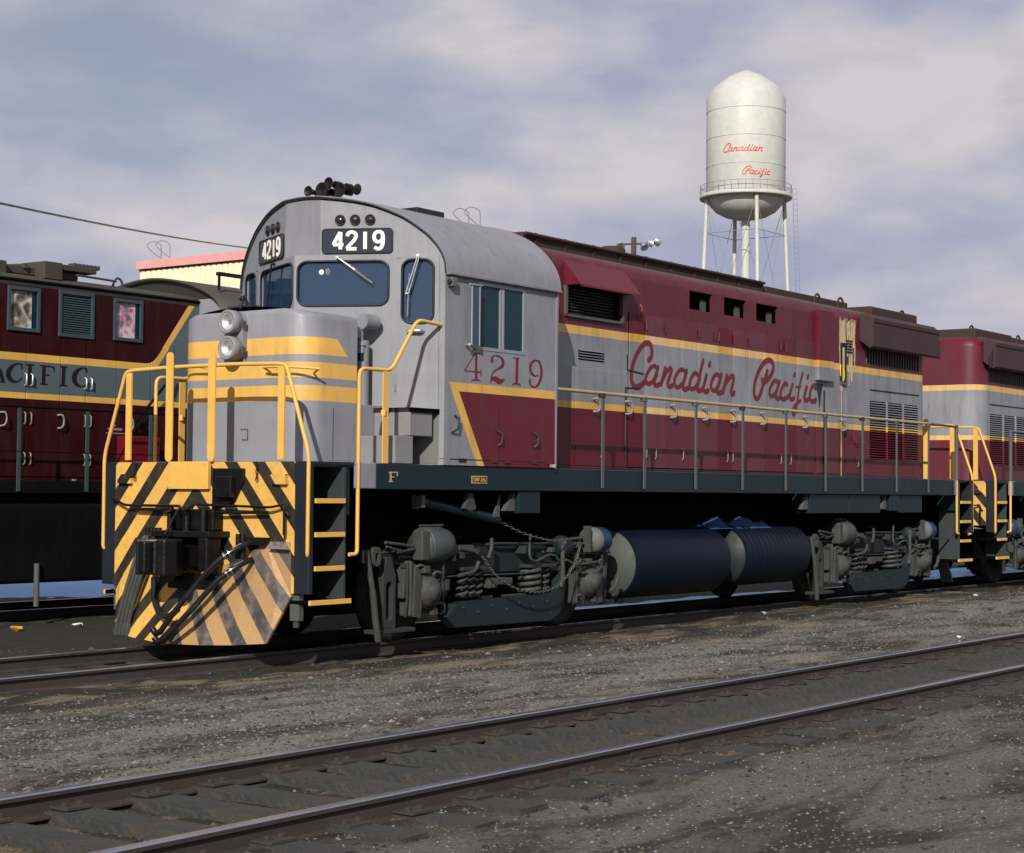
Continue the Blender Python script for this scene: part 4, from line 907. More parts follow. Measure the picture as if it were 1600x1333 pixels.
    co_ = bpy.data.objects.new('class_lettering', me_); S.collection.objects.link(co_); co_.parent = bpz
    co_.matrix_world = Matrix.Translation((2.645, -1.5115, 1.757)) @ Matrix.Rotation(R(90), 4, 'X')
    # ---- end platforms (front end and, turned round, the rear)
    for end in (0, 1):
        TT = (lambda p: Vector(p)) if end == 0 else (lambda p: Vector((LX - p[0], -p[1], p[2])))
        def B(): return MB(TT)
        # pilot
        zb_ = .62 if end == 0 else 1.12; outl = [(-1.30, zb_), (-1.30, 1.925), (1.30, 1.925), (1.30, zb_)]
        B().plate(outl, [rrect(-.30, .78, .30, 1.35, .05)] if end == 0 else [], lambda a, b, h: (h, a, b), 0, .03).build('pilot_plate', m_haz, T0, bevel=.004); B().plate([(-1.29, zb_ + .01), (-1.29, 1.9), (1.29, 1.9), (1.29, zb_ + .01)], [], lambda a, b, h: (h, a, b), .032, .045).build('pilot_backing', m_under, T0)
        for s in (-1, 1):
            B().box(.002, s * 1.302, .62 if end == 0 else 1.0, .06, s * 1.50, 1.93).build('stepwell_front', m_under2, T0, bevel=.006)
            B().box(.54, s * 1.10, .50, .58, s * 1.47, 1.88).build('stepwell_back', m_stepb, T0, bevel=.004)
            B().box(.062, s * 1.05, .50, .539, s * 1.08, 1.88).build('stepwell_inner', m_under, T0)
            B().box(.60, s * 1.10, 1.40, .66, s * 1.44, 1.88).build('stepwell_stiffener', m_frame, T0)
            for i, z in enumerate((1.56, 1.225, .89, .555)):
                a0 = .10 if i < 3 else .03; a1 = .535 if i < 3 else .64
                st = B().box(a0, s * 1.10, z - .035, a1, s * 1.47, z).build('step_tread', m_under, T0)
                B().box(a0, s * 1.472, z - .045, a1, s * 1.502, z + .004).build('step_nosing', m_yel, st, bevel=.003)
            B().box(.70, s * 1.455, 1.665, 1.008, s * 1.498, 1.93).build('sill_end_panel', m_gray, T0, bevel=.01)
            # platform edge
            B().box(.06, s * 1.30, 1.90, .72, s * 1.47, 1.93).build('platform_edge', m_frame, T0)
            # side handrail, cab ladder
            if end == 0:
                P = [(.62, s * 1.48, 1.0), (.73, s * 1.49, 1.0), (.735, s * 1.49, 2.89), (1.24, s * 1.49, 2.895), (1.66, s * 1.49, 3.46), (2.06, s * 1.49, 3.44)]
                B().tube(bend(P, .09), .021, 8).build('step_handrail', m_yel, T0)
                B().obox((1.14, s * 1.50, 1.93), (1.14, s * 1.50, 2.88), .012, .085, (1, 0, 0)).build('handrail_post', m_yel, T0)
                B().cyl((1.12, s * 1.49, 2.42), (1.12, s * 1.49, 2.48), .03, 6).build('post_clip', m_yel, T0)
            else:
                P = [(.62, s * 1.48, 1.0), (.73, s * 1.49, 1.0), (.735, s * 1.49, 2.84)]
                B().tube(bend(P, .09), .021, 8).build('step_handrail', m_yel, T0)
            # front handrail corner piece
            P = [(.08, s * 1.44, .98), (0, s * 1.48, 1.0), (0, s * 1.483, 2.0), (0, s * 1.17, 2.885), (0, s * 1.07, 2.905), (0, s * .45, 2.92)]
            B().tube(bend(P, .10), .021, 8).build('end_handrail', m_yel, T0)
            B().obox((0, s * 1.11, 1.95), (0, s * 1.11, 2.88), .02, .085 if s < 0 else .08, (0, 1, 0)).build('handrail_post', m_yel, T0)
            # poling pocket / brackets
            B().obox((-.02, s * 1.22, 1.75), (-.02, s * 1.02, 1.75), .06, .10).build('pilot_bracket', m_haz, T0)
        B().tube([(0, -.46, 2.92), (0, .46, 2.92)], .021, 8).build('end_handrail', m_yel, T0)
        for y in (.45, -.17):
            o2 = B(); pts = rrect(y - .05, 1.93, y + .05, 3.075, .049); o2.plate(pts, [], lambda a, b, h: (-.03 - h, a, b), 0, .016)
            o2.cyl((-.046, y, 3.03), (-.05, y, 3.03), .010, 8); o2.build('drop_step_post', m_yel, T0, bevel=.002)
        B().plate(rect(-.14, 1.645, .445, 1.93), [], lambda a, b, h: (-h, a, b), .001, .05).build('drop_step_plate', m_yel, T0, bevel=.006)
        pb = B()
        for y in (-.11, .15, .42):
            for z in (1.665, 1.905): pb.cyl((-.05, y, z), (-.056, y, z), .007, 6)
        pb.build('plate_bolts', m_yel, T0, label='small bolt heads on the yellow plate')
        # flat dark plate on the pilot face, and the MU receptacle box
        B().plate([(-.18, 1.86), (-.63, 1.86), (-.63, 1.74), (-.50, 1.52), (-.18, 1.42)], [], lambda a, b, h: (-h, a, b), .001, .03).build('pilot_dark_plate', m_black, T0, bevel=.01)
        B().box(-.10, -.52, 1.56, -.03, -.30, 1.78).build('mu_receptacle', m_black, T0, bevel=.012)
        # coupler
        cp = B(); cp.box(-.40, -.11, .84, .45, .11, 1.08); cu_o = cp.build('coupler', m_black, T0, bevel=.02)
        head = [(-.36, -.12), (-.36, .13), (-.46, .22), (-.60, .25), (-.70, .21), (-.64, .12), (-.58, .04), (-.56, -.05), (-.62, -.08), (-.74, -.14), (-.72, -.24), (-.58, -.26), (-.44, -.20)]
        B().plate(head, [], lambda a, b, h: (a, b, h), .78, 1.14).build('coupler_head', m_black, cu_o, bevel=.02)
        B().plate([(-.56, .10), (-.68, .20), (-.71, .08), (-.62, .04)], [], lambda a, b, h: (a, b, h), .80, 1.12).build('knuckle', m_black, cu_o, bevel=.02)
        B().box(-.30, -.42, 1.155, .05, .42, 1.22).build('buffer_plate', m_black, T0, bevel=.01)
        B().box(-.14, -.32, 1.22, .02, .32, 1.44).build('draft_pocket', m_black, T0, bevel=.02)
        for y in (-.22, .02, .26): B().cyl((-.18, y, 1.22), (-.18, y, 1.46), .035, 10).build('draft_gear_bolt', m_black, T0)
        B().box(-.12, -.36, .62, .04, .36, .78).build('draft_sill', m_black, T0, bevel=.02)
        B().box(-.20, .12, .80, -.08, .34, 1.2).build('coupler_carrier', m_black, T0, bevel=.02); B().box(-.30, -.40, .82, -.10, -.26, 1.16).build('coupler_carrier', m_black, T0, bevel=.02)
        # cut lever
        B().tube(bend([(-.06, 1.30, 1.55), (-.09, 1.05, 1.47), (-.09, .2, 1.47), (-.3, .05, 1.40), (-.45, .05, 1.18)], .05), .014, 6).build('cut_lever', m_black, T0)
        B().tube(bend([(-.06, -1.22, 1.20), (-.06, -1.22, 1.50), (-.09, -1.05, 1.47), (-.09, .0, 1.49), (-.28, -.03, 1.42)], .05), .014, 6).build('cut_lever', m_black, T0)
        B().tube(bend([(-.07, .9, 1.43), (-.09, .3, 1.43), (-.4, .1, 1.40)], .04), .018, 6).build('brake_pipe', m_black, T0)
        B().tube(bend([(-.07, -1.0, 1.42), (-.09, -.3, 1.41)], .04), .018, 6).build('brake_pipe', m_black, T0)
        # chains on the pilot top
        for y in (.98, -.80):
            for i in range(5):
                z = 1.90 - i * .038
                B().tube([(-.02 + .012 * math.cos(t) * (i % 2), y + .016 * math.cos(t), z + .024 * math.sin(t)) for t in np.linspace(0, 2 * math.pi, 9)[:-1]], .005, 4, closed=True).build('chain_link', m_black, T0)
        # mu hoses left
        for i in range(4):
            y0 = .66 - i * .055
            P = [(-.06, y0 + .04, 1.16), (-.14, y0 + .06, 1.10), (-.20, y0 + .14, .80), (-.22, y0 + .26, .45), (-.22, y0 + .33, .22)]
            B().tube(catmull(P, 4), .024, 8).build('mu_hose', m_hose, T0)
            B().cyl((-.22, y0 + .32, .24), (-.22, y0 + .35, .12), .034, 8).build('hose_end', m_hose, T0)
            B().cyl((-.08, y0 + .04, 1.12), (-.08, y0 + .04, 1.24), .032, 8).build('hose_fitting', m_black, T0)
        B().cyl((-.16, .52, .78), (-.16, .52, 1.16), .062, 14).build('angle_cock', m_black, T0)
        B().cyl((-.18, .28, .72), (-.18, .28, 1.15), .05, 14).build('angle_cock', m_black, T0)
        B().obox((-.2, .22, .70), (-.16, .14, 1.05), .05, .08).build('anchor_plate', m_rust, T0)
        # air hoses right
        for i, (dy, dz) in enumerate(((0, 0), (-.03, -.17))):
            P = [(-.08, -.78 + dy, 1.12 + dz), (-.22, -.74 + dy, 1.06 + dz), (-.36, -.60 + dy, .92 + dz), (-.46, -.38 + dy, .66 + dz), (-.52, -.16 + dy, .40 + dz * .8), (-.55, -.02 + dy, .22 + dz * .5)]
            Q = catmull(P, 5); B().tube(Q, .030, 10).build('air_hose', m_rubber2, T0)
            for j in (7, 8): 
                a = Vector(Q[j]); b_ = Vector(Q[j + 1]); B().cyl(a, a + (b_ - a) * .35, .040, 12).build('hose_clamp', m_chrome, T0)
            a = Vector(Q[-1]); B().tube([a, a + Vector((-.01, .06, -.03)), a + Vector((-.02, .10, .02))], .035, 8).build('glad_hand', m_black, T0)
            a = Vector(Q[3]); b_ = Vector(Q[6]); B().tube([a + Vector((-.025, 0, .018)), b_ + Vector((-.025, 0, .018))], .008, 5).build('hose_nipple', m_chrome, T0)
        B().tube(catmull([(-.12, .55, .72), (-.2, .45, .50), (-.3, .25, .36), (-.4, .02, .36), (-.45, -.15, .44)], 5), .035, 8).build('air_hose', m_rubber2, T0)
        for y in (-.66, -.72): B().cyl((-.12, y, .95), (-.12, y, 1.2), .03, 8).build('pipe_stub', m_black, T0)
        B().plate([(-.66, 1.17), (-1.03, 1.17), (-.97, 1.09), (-.70, 1.09)], [], lambda a, b, h: (-h, a, b), .03, .10).build('pilot_step', m_black, T0, bevel=.006)
        B().plate([(-1.03, 1.10), (-1.27, 1.06), (-1.02, 1.06)], [], lambda a, b, h: (-h, a, b), .02, .08).build('lever_handle', m_alu, T0)
        B().tube([(-.03, -1.2, 1.15), (-.05, -1.2, 1.42)], .008, 5).tube([(-.02, -1.25, 1.38), (-.06, -1.2, 1.48), (-.02, -1.15, 1.5)], .012, 5).build('lever_bracket', m_black, T0)
        # plow
        for s in ((-1, 1) if end == 0 else ()):
            A0 = (-.03, 0, .80); A1 = (-.20, 0, .10); top1 = (-.02, s * .55, .92); top = (-.02, s * .95, 1.13); o1 = (.0, s * 1.26, 1.13); o2_ = (.0, s * 1.27, .60); o3 = (-.16, s * 1.09, .13)
            mid = (-.28, s * .35, .12); mid2 = (-.24, s * .72, .12)
            A1 = (-.38, 0, .08); mid = (-.33, s * .35, .085); mid2 = (-.25, s * .72, .10)
            # inner points half way, bowed
            h1 = (-.17, 0, .45); h2 = (-.16, s * .35, .48); h3 = (-.11, s * .72, .55); h4 = (-.05, s * 1.15, .62)
            th = Vector((.03, 0, 0)); vs = [A0, top1, top, o1, h1, h2, h3, h4, o2_, A1, mid, mid2, o3]
            F_ = [(0, 1, 5, 4), (1, 2, 6, 5), (2, 3, 8, 7), (2, 7, 6), (4, 5, 10, 9), (5, 6, 11, 10), (6, 7, 12, 11), (7, 8, 12)]
            vv_ = [Vector(p) for p in vs] + [Vector(p) + th for p in vs]; n_ = len(vs)
            edge_ = [0, 1, 2, 3, 8, 12, 11, 10, 9]
            FF = F_ + [tuple(q + n_ for q in reversed(f_)) for f_ in F_] + [(edge_[i], edge_[i + 1], edge_[i + 1] + n_, edge_[i] + n_) for i in range(len(edge_) - 1)]
            B().add(vv_, FF).build('plow_blade', m_plow if s < 0 else m_haz, T0)
            B().box(.035, s * 1.22, .35, .11, s * 1.34, 1.0).build('plow_strut', m_post, T0, bevel=.006)
            B().box(.05, s * 1.25, .28, .09, s * 1.31, .36).build('plow_strut_foot', m_cast, T0, bevel=.01)
    # ---- tanks
    def disc_tank(name, x0, x1, y, z, r, ribs):
        t_ = MB().lathe([(0, r - .03), (.0, r - .012), (.02, r), (x1 - x0 - .03, r), (x1 - x0, r - .04), (x1 - x0 + .02, r * .6), (x1 - x0 + .025, 0)], (x0, y, z), (1, 0, 0), 48)
        o = t_.build(name, m_tank, T0); md = o.modifiers.new('e', 'EDGE_SPLIT'); md.split_angle = R(40)
        MB().lathe([(0, 0), (0, r - .035), (.012, r - .03)], (x0 - .013, y, z), (1, 0, 0), 48).build('tank_end', m_tankend if ribs == 0 else m_frame2, o)
        for i in range(ribs): 
            x = x0 + (x1 - x0) * (i + .5) / ribs
            MB().lathe([(0, r), (0, r + .003), (.012, r + .003), (.012, r)], (x, y, z), (1, 0, 0), 48).build('tank_band', m_tank, o)
        return o
    for s in (-1, 1):
        disc_tank('fuel_tank', 6.28, 8.72, s * .93, .74, .455, 0)
        disc_tank('air_reservoir', 9.22, 11.2, s * .93, .775, .43, 14)
        MB().box(6.4, s * 1.0, .22, 6.55, s * .95, .36).build('tank_foot', m_cast, T0, bevel=.01)
        mb = MB()
        gx, gy = 34, 12; vv2 = []
        for a in range(gx + 1):
            for b in range(gy + 1):
                x = 8.55 + 2.0 * a / gx; y = -.62 - .5 * b / gy; e = min(a, gx - a, 5) / 5 * min(b, gy - b, 3) / 3
                n_ = noise.noise(Vector((x * 3.1, y * 5, 1))) * .16 + noise.noise(Vector((x * 9, y * 11, 4))) * .06
                vv2.append((x, y, 1.16 + e * max(.01, .08 + n_)))
        mb.add(vv2, [(a * (gy + 1) + b, (a + 1) * (gy + 1) + b, (a + 1) * (gy + 1) + b + 1, a * (gy + 1) + b + 1) for a in range(gx) for b in range(gy)], True)
        if s < 0: mb.build('rag_bundle', m_rag, T0, label='crumpled blue cloth stuffed above the tanks')
    MB().box(6.2, -.55, .55, 11.3, .55, 1.2).build('tank_saddle', m_under, T0)
    # dangling hand-brake tube with chain
    MB().cyl((2.02, -1.28, 1.53), (3.38, -1.30, 1.33), .055, 12).build('brake_chain_guide', m_frame, T0, bevel=.01)
    MB().box(1.93, -1.36, 1.47, 1.99, -1.22, 1.60).obox((1.86, -1.3, 1.46), (1.95, -1.3, 1.47), .05, .015).build('guide_bracket', m_post, T0)
    MB().plate([(0, 0), (.12, 0), (.13, .26)], [], lambda a, b, h: (3.22 + a, -1.36 + h, 1.36 + b), 0, .02).build('guide_bracket', m_post, T0)
    def chain(pts, n, lab):
        Q = catmull(pts, 12); L_ = [0]
        for i in range(1, len(Q)): L_.append(L_[-1] + np.linalg.norm(Q[i] - Q[i - 1]))
        base = None
        for k in range(n):
            d = L_[-1] * (k + .5) / n; i = max(j for j in range(len(L_)) if L_[j] <= d); i = min(i, len(Q) - 2); p = Q[i] + (Q[i + 1] - Q[i]) * ((d - L_[i]) / (L_[i + 1] - L_[i]))
            dv = Vector(Q[i + 1] - Q[i]).normalized()
            if base is None:
                base = MB().tube([(.026 * math.cos(t), .013 * math.sin(t), 0) for t in np.linspace(0, 2 * math.pi, 11)[:-1]], .006, 5, closed=True).build('chain_link', m_chain, T0); o = base
            else:
                o = base.copy(); S.collection.objects.link(o); o.parent = T0
            q = dv.to_track_quat('X', 'Z'); rot = q.to_matrix().to_4x4() @ Matrix.Rotation(R(90 * (k % 2) + 20), 4, 'X')
            o.matrix_basis = Matrix.Translation(p) @ rot
    chain([(3.40, -1.33, 1.30), (3.80, -1.40, 1.16), (4.3, -1.43, 1.08), (4.75, -1.43, 1.10)], 26, '')
    chain([(4.85, -1.45, 1.0), (4.70, -1.47, .78), (4.35, -1.49, .56), (3.95, -1.49, .49), (3.5, -1.49, .55), (3.15, -1.47, .70), (2.9, -1.45, .92)], 52, '')
    # ---- bogies
    tk = MB()
    for s in (-1, 1):
        fr = [(1.20, 1.02), (1.36, 1.02), (2.35, .96), (2.5, 1.02), (4.42, 1.02), (4.75, .96), (5.6, 1.0), (5.85, 1.0), (5.85, .86), (5.5, .80), (4.95, .74), (4.78, .60), (4.68, .62), (4.42, .72), (2.55, .72), (2.42, .62), (2.3, .7), (1.95, .84), (1.50, .88), (1.2, .88)]
        tk.plate(fr, [], lambda a, b, h: (a, s * (1.08 + h), b), 0, .09)
    bog = tk.build('bogie', m_truck, T0, bevel=.012)
    def sub(mb, nm, m, **k): return mb.build(nm, m, bog, **k)
    ax = (2.12, 5.30)
    mb = MB(); mb.box(2.9, -1.05, .45, 4.3, 1.05, .95); sub(mb, 'bolster', m_under)
    for x in ax:
        for s in (-1, 1):
            sub(MB().lathe([(0, .46), (.03, .54), (.05, .508), (.13, .505), (.135, .42), (.10, .38), (.10, .2), (.13, .14), (.13, 0)], (x, s * .69, .508), (0, s, 0), 40), 'wheel', m_wheel)
        sub(MB().cyl((x, -1.0, .508), (x, 1.0, .508), .09, 12), 'axle', m_truck)
    for s in (-1, 1):
        for x, mir in ((ax[0], 1), (ax[1], -1)):
            # bearing box: stepped casting
            b0 = MB(); b0.box(x - .27, s * 1.02, .36, x - .12, s * 1.26, .86).box(x - .12, s * 1.02, .32, x + .24, s * 1.24, .80)
            b0.box(x - .30, s * 1.05, .30, x - .24, s * 1.30, .90)
            sub(b0, 'bearing_box', m_cast, bevel=.025)
            sub(MB().lathe([(0, .20), (.06, .20), (.09, .16), (.14, .15), (.15, .10), (.19, .09), (.20, 0)], (x + .02, s * 1.22, .56), (0, s, 0), 20), 'bearing_cap', m_cast)
            bb = MB()
            for k in range(6): t = k * math.pi / 3 + .3; bb.cyl((x + .02 + .16 * math.cos(t), s * 1.27, .56 + .16 * math.sin(t)), (x + .02 + .16 * math.cos(t), s * 1.30, .56 + .16 * math.sin(t)), .02, 6)
            sub(bb, 'cap_bolts', m_cast)
            sub(MB().cyl((x + .27, s * 1.15, .56), (x + .42, s * 1.15, .56), .11, 14), 'speed_drive', m_frame)
            sub(MB().box(x - .1, s * 1.26, .76, x + .0, s * 1.34, .84), 'box_lug', m_cast, bevel=.01); sub(MB().box(x + .08, s * 1.26, .30, x + .16, s * 1.32, .38), 'box_lug', m_cast, bevel=.01)
            # pedestal leg with slot
        for x in (1.52,):
            ped = [(x - .10, .18), (x + .13, .18), (x + .13, .74), (x + .05, .95), (x - .04, .95), (x - .09, .75)]
            slot = rrect(x - .035, .28, x + .07, .68, .05)
            sub(MB().plate(ped, [slot], lambda a, b, h: (a, s * (1.16 + h), b), 0, .09), 'pedestal', m_castd, bevel=.012)
            sub(MB().box(x - .22, s * 1.10, .14, x + .45, s * 1.26, .185), 'pedestal_tie', m_castd, bevel=.008)
        for x in (4.86, 5.78):
            sub(MB().plate([(x - .05, .25), (x + .05, .25), (x + .09, .9), (x - .07, .9)], [], lambda a, b, h: (a, s * (1.1 + h), b), 0, .09), 'pedestal', m_castd, bevel=.012)
        # low spring plank tub
        tub = [(2.45, .27), (2.62, .14), (4.45, .12), (4.66, .20), (4.78, .50), (4.78, .70), (4.70, .70), (4.62, .50), (4.50, .45), (2.78, .42), (2.62, .40)]
        sub(MB().plate(tub, [], lambda a, b, h: (a, s * (1.16 + h), b), 0, .14), 'spring_plank', m_frame2, bevel=.012)
        sub(MB().tube(catmull([(4.63, s * 1.32, .52), (4.66, s * 1.33, .62), (4.66, s * 1.33, .95), (4.70, s * 1.32, 1.02)], 4), .028, 8), 'brake_rod', m_cast)
        # coil springs
        for x, r in ((2.86, .055), (2.99, .055), (3.14, .05), (4.16, .12), (4.42, .075)):
            turns = 4; P = [(x + r * math.cos(t), s * 1.20 + r * math.sin(t), .46 + (.29) * t / (turns * 2 * math.pi)) for t in np.linspace(0, turns * 2 * math.pi, turns * 14)]
            sub(MB().tube(P, .019 if r < .1 else .027, 6), 'coil_spring', m_cast)
        sub(MB().box(4.0, s * 1.05, .76, 4.56, s * 1.32, .80).box(2.78, s * 1.08, .76, 3.22, s * 1.28, .80), 'spring_seat', m_castd, bevel=.01)
        sub(MB().box(3.3, s * 1.1, .58, 3.75, s * 1.26, .66).box(3.25, s * 1.2, .55, 3.4, s * 1.3, .60), 'friction_wedge', m_cast, bevel=.015)
        # brake cylinders: one plain drum at the front, one stepped at the back
        c1 = MB().lathe([(0, .02), (0, .185), (.02, .195), (.30, .195), (.34, .18), (.40, .17), (.44, .12), (.44, 0)], (2.10, s * 1.22, 1.06), (1, 0, 0), 28)
        c1 = sub(c1, 'brake_cylinder', m_cyl)
        MBo = MB().lathe([(0, .0), (0, .185), (.012, .185), (.012, 0)], (2.085, s * 1.22, 1.06), (1, 0, 0), 28); sub(MBo, 'cylinder_face', m_cast)
        sub(MB().box(1.95, s * 1.22, .90, 2.08, s * 1.36, 1.22), 'cylinder_bracket', m_cast, bevel=.015)
        sub(MB().tube([(1.45, s * 1.26, 1.10), (2.06, s * 1.24, 1.04)], .018, 6).tube([(1.42, s * 1.30, 1.06), (1.7, s * 1.28, 1.0), (2.0, s * 1.26, 1.03)], .014, 6), 'piston_rod', m_cast)
        sub(MB().plate(rrect(1.19, .86, 1.31, 1.06, .05), [rrect(1.22, .90, 1.28, 1.0, .028)], lambda a, b, h: (a, s * (1.27 + h), b), 0, .05), 'brake_hanger_eye', m_cast, bevel=.008)
        sub(MB().lathe([(0, .0), (0, .03), (.02, .035), (.05, .08), (.08, .085), (.10, .15), (.20, .16), (.22, .165)], (5.28, s * 1.22, 1.06), (1, 0, 0), 24), 'brake_cylinder_nose', m_cyl2)
        sub(MB().lathe([(0, .16), (.02, .165), (.18, .16), (.24, .12), (.25, 0)], (5.50, s * 1.22, 1.06), (1, 0, 0), 24), 'brake_cylinder', m_tank2)
        sub(MB().tube([(4.95, s * 1.24, 1.08), (5.28, s * 1.22, 1.09)], .022, 6).tube([(4.98, s * 1.28, 1.03), (5.2, s * 1.26, 1.02)], .02, 6).box(5.24, s * 1.24, .92, 5.27, s * 1.34, 1.24), 'piston_rod', m_cast)
        sub(MB().lathe([(0, .1), (.03, .13), (.10, .13), (.16, .11), (.20, .1)], (4.66, s * 1.26, 1.0), (1, 0, 0), 18), 'slack_adjuster', m_frame2)
        sub(MB().box(2.6, s * 1.2, .95, 2.95, s * 1.3, 1.05).cyl((2.66, s * 1.3, 1.02), (2.95, s * 1.3, .98), .03, 8), 'brake_lever', m_cast, bevel=.01)
        # small fittings, bolts, pipes and brackets
        rd = random.Random(11)
        for k in range(7): sub(MB().cyl((2.75 + k * .27, s * 1.30, .36 - .06 * (k % 2)), (2.75 + k * .27, s * 1.318, .36 - .06 * (k % 2)), .018, 6), 'plank_bolt', m_castd)
        for x in (1.35, 1.75, 2.45, 2.62, 4.45, 4.62, 5.05, 5.65): sub(MB().cyl((x, s * 1.17, .94), (x, s * 1.20, .94), .022, 6), 'frame_bolt', m_cast)
        for x0_, x1_, z_, r_ in ((1.3, 2.9, .985, .014), (3.3, 4.6, 1.045, .016), (4.7, 5.9, .90, .013), (2.55, 4.5, .70, .012)):
            sub(MB().tube([(x0_, s * 1.20, z_), (x0_ + .2, s * 1.24, z_ + .01), (x1_ - .2, s * 1.24, z_ - .01), (x1_, s * 1.20, z_)], r_, 6), 'brake_pipe', m_castd)
        for x, z, w_, h_ in ((1.62, .98, .07, .05), (2.52, .88, .06, .10), (2.70, .90, .09, .07), (3.05, .94, .05, .06), (3.9, .93, .06, .09), (4.52, .93, .07, .06), (4.84, .86, .05, .11), (5.02, .98, .08, .05), (5.62, .92, .06, .06), (2.44, .56, .06, .12), (5.02, .45, .06, .12), (5.60, .60, .07, .14), (1.74, .50, .05, .16), (1.80, .82, .08, .05)):
            sub(MB().box(x, s * 1.17, z, x + w_, s * (1.26 + rd.random() * .08), z + h_), 'bracket', m_cast if rd.random() < .45 else m_castd, bevel=.008)
        for x in (1.78, 2.40, 4.98, 5.58):
            sub(MB().tube([(x, s * 1.27, .30), (x, s * 1.29, .45), (x + .02, s * 1.28, .88)], .015, 6), 'hanger_rod', m_castd)
        for x, z in ((2.0, .80), (2.3, .72), (5.15, .78), (5.45, .74), (2.34, .38), (5.08, .36)):
            sub(MB().tube(catmull([(x - .08, s * 1.26, z), (x - .03, s * 1.31, z + .05), (x + .05, s * 1.32, z + .02), (x + .10, s * 1.28, z - .06)], 3), .016, 6), 'lug_strap', m_cast)
        sub(MB().tube(catmull([(5.0, s * 1.28, .72), (5.2, s * 1.31, .62), (5.5, s * 1.31, .66), (5.62, s * 1.28, .80)], 4), .012, 6), 'speed_cable', m_rubber)
        sub(MB().plate([(1.86, .30), (1.98, .28), (2.02, .52), (1.98, .80), (1.88, .84)], [], lambda a, b, h: (a, s * (1.29 + h), b), 0, .03), 'box_rib', m_cast, bevel=.008)
        sub(MB().plate([(5.56, .30), (5.44, .28), (5.40, .52), (5.44, .80), (5.54, .84)], [], lambda a, b, h: (a, s * (1.29 + h), b), 0, .03), 'box_rib', m_cast, bevel=.008)
        # hoses
        for P, r in (([(3.22, s * 1.34, 1.12), (3.20, s * 1.35, 1.0), (3.16, s * 1.34, .90)], .024), ([(2.98, s * 1.34, .86), (2.88, s * 1.35, .76), (2.62, s * 1.34, .72)], .022),
                     ([(3.98, s * 1.34, 1.16), (3.96, s * 1.34, .98), (3.97, s * 1.35, .88), (4.08, s * 1.35, .84), (4.3, s * 1.35, .90), (4.45, s * 1.35, .90), (4.56, s * 1.34, .84)], .016),
                     ([(4.72, s * 1.34, .84), (4.95, s * 1.35, .78), (5.4, s * 1.34, .80)], .017), ([(5.95, s * 1.3, .62), (5.88, s * 1.3, .50), (5.76, s * 1.3, .42)], .028), ([(5.05, s * 1.3, .68), (5.3, s * 1.36, .66), (5.5, s * 1.34, .74)], .014)):
            sub(MB().tube(catmull(P, 4), r, 7), 'brake_hose', m_cast)
        sub(MB().tube([(1.10, s * 1.30, 1.02), (1.14, s * 1.33, .72), (1.20, s * 1.33, .48)], .030, 8), 'sanding_hose', m_hose)
        sub(MB().tube([(1.17, s * 1.33, .60), (1.22, s * 1.33, .30), (1.30, s * 1.3, .08)], .036, 8), 'sanding_hose', m_hose)
        sub(MB().box(2.25, s * 1.32, 1.22, 2.28, s * 1.34, 1.26).cyl((2.1, s * 1.2, 1.27), (2.5, s * 1.2, 1.27), .015, 6), 'bogie_pipe', m_cast)
    copy = copy_tree(bog, T0, loc=(10.19, 0, 0))
    copy2 = None
    MB().obox((15.95, -1.3, .92), (16.9, -1.3, .90), .02, .02).build('brake_pipe', m_cast, T0)
    return T0

m_rbox = mat('sooty_radiator_box', (.045, .022, .030), .6, grime=.7, gcol=(.035, .03, .035), gscale=2)
m_hook = mat('pale_grab_hook', (.19, .185, .17), .5, grime=.2)
m_hookd = mat('dark_latch', (.04, .03, .03), .5, grime=.2)
m_red2 = mat('red_handle', (.22, .012, .015), .4, grime=.1)
m_alu2 = mat('window_frame_grey', (.26, .30, .34), .35, metal=.3, grime=.2)
m_paper2 = mat('pale_funnel', (.55, .52, .5), .6, grime=.2)
m_horn = mat('dark_bronze_horn', (.016, .013, .013), .35, metal=.5, grime=.3)
m_rag = mat('blue_rag', (.02, .07, .17), .8, grime=.4)
m_chain = mat('chain_steel', (.13, .125, .115), .35, metal=.7, grime=.4)
m_stepb = mat('step_panel_grey_green', (.028, .036, .038), .55, grime=.4)
m_under2 = mat('blue_black_paint', (.006, .010, .016), .5, grime=.3)
m_refl = mat('lamp_reflector', (.85, .85, .86), .38, metal=.8, grime=0, var=0)
m_stain2 = mat('pale_deposit', (.30, .24, .16), .85, grime=.8, gcol=(.10, .03, .03), streak=True, bump=.3)
m_wheel = mat('wheel_grime', (.012, .010, .009), .6, grime=.5, streak=False)
m_castd = mat('dark_casting', (.022, .026, .027), .7, grime=.8, gcol=(.03, .03, .027), gscale=5, streak=False, bump=.3)
m_frame2 = mat('dark_blue_grime', (.007, .014, .020), .5, grime=.6, gcol=(.016, .017, .016), streak=False, bump=.15)
m_cyl = mat('cylinder_grey', (.05, .06, .065), .5, grime=.5, streak=False)
m_cyl2 = mat('cylinder_light_grey', (.11, .115, .115), .5, grime=.6, streak=False)
m_tank2 = mat('blue_cylinder', (.008, .03, .09), .4, grime=.4, streak=False)
m_rubber2 = mat('shiny_black_hose', (.010, .010, .012), .22, grime=.15, streak=False)
m_clear = glass_mat('lamp_glass', (.03, .03, .03), .93, .02)
loco = build_loco('grey and maroon locomotive numbered 4219 with striped snow plow and twin headlights')
loco2 = copy_tree(loco, None, skip=('cab_number_stroke', 'board_digit', 'class_plate', 'script_letter', 'deposit_streak', 'rag_bundle', 'chain_link', 'brake_chain_guide', 'guide_bracket', 'front_letter'))
loco2.location = (35.5, 0, 0); loco2.rotation_euler = (0, 0, math.pi)
loco2['label'] = 'maroon and grey locomotive cut off by the right edge, rounded hood end facing us'

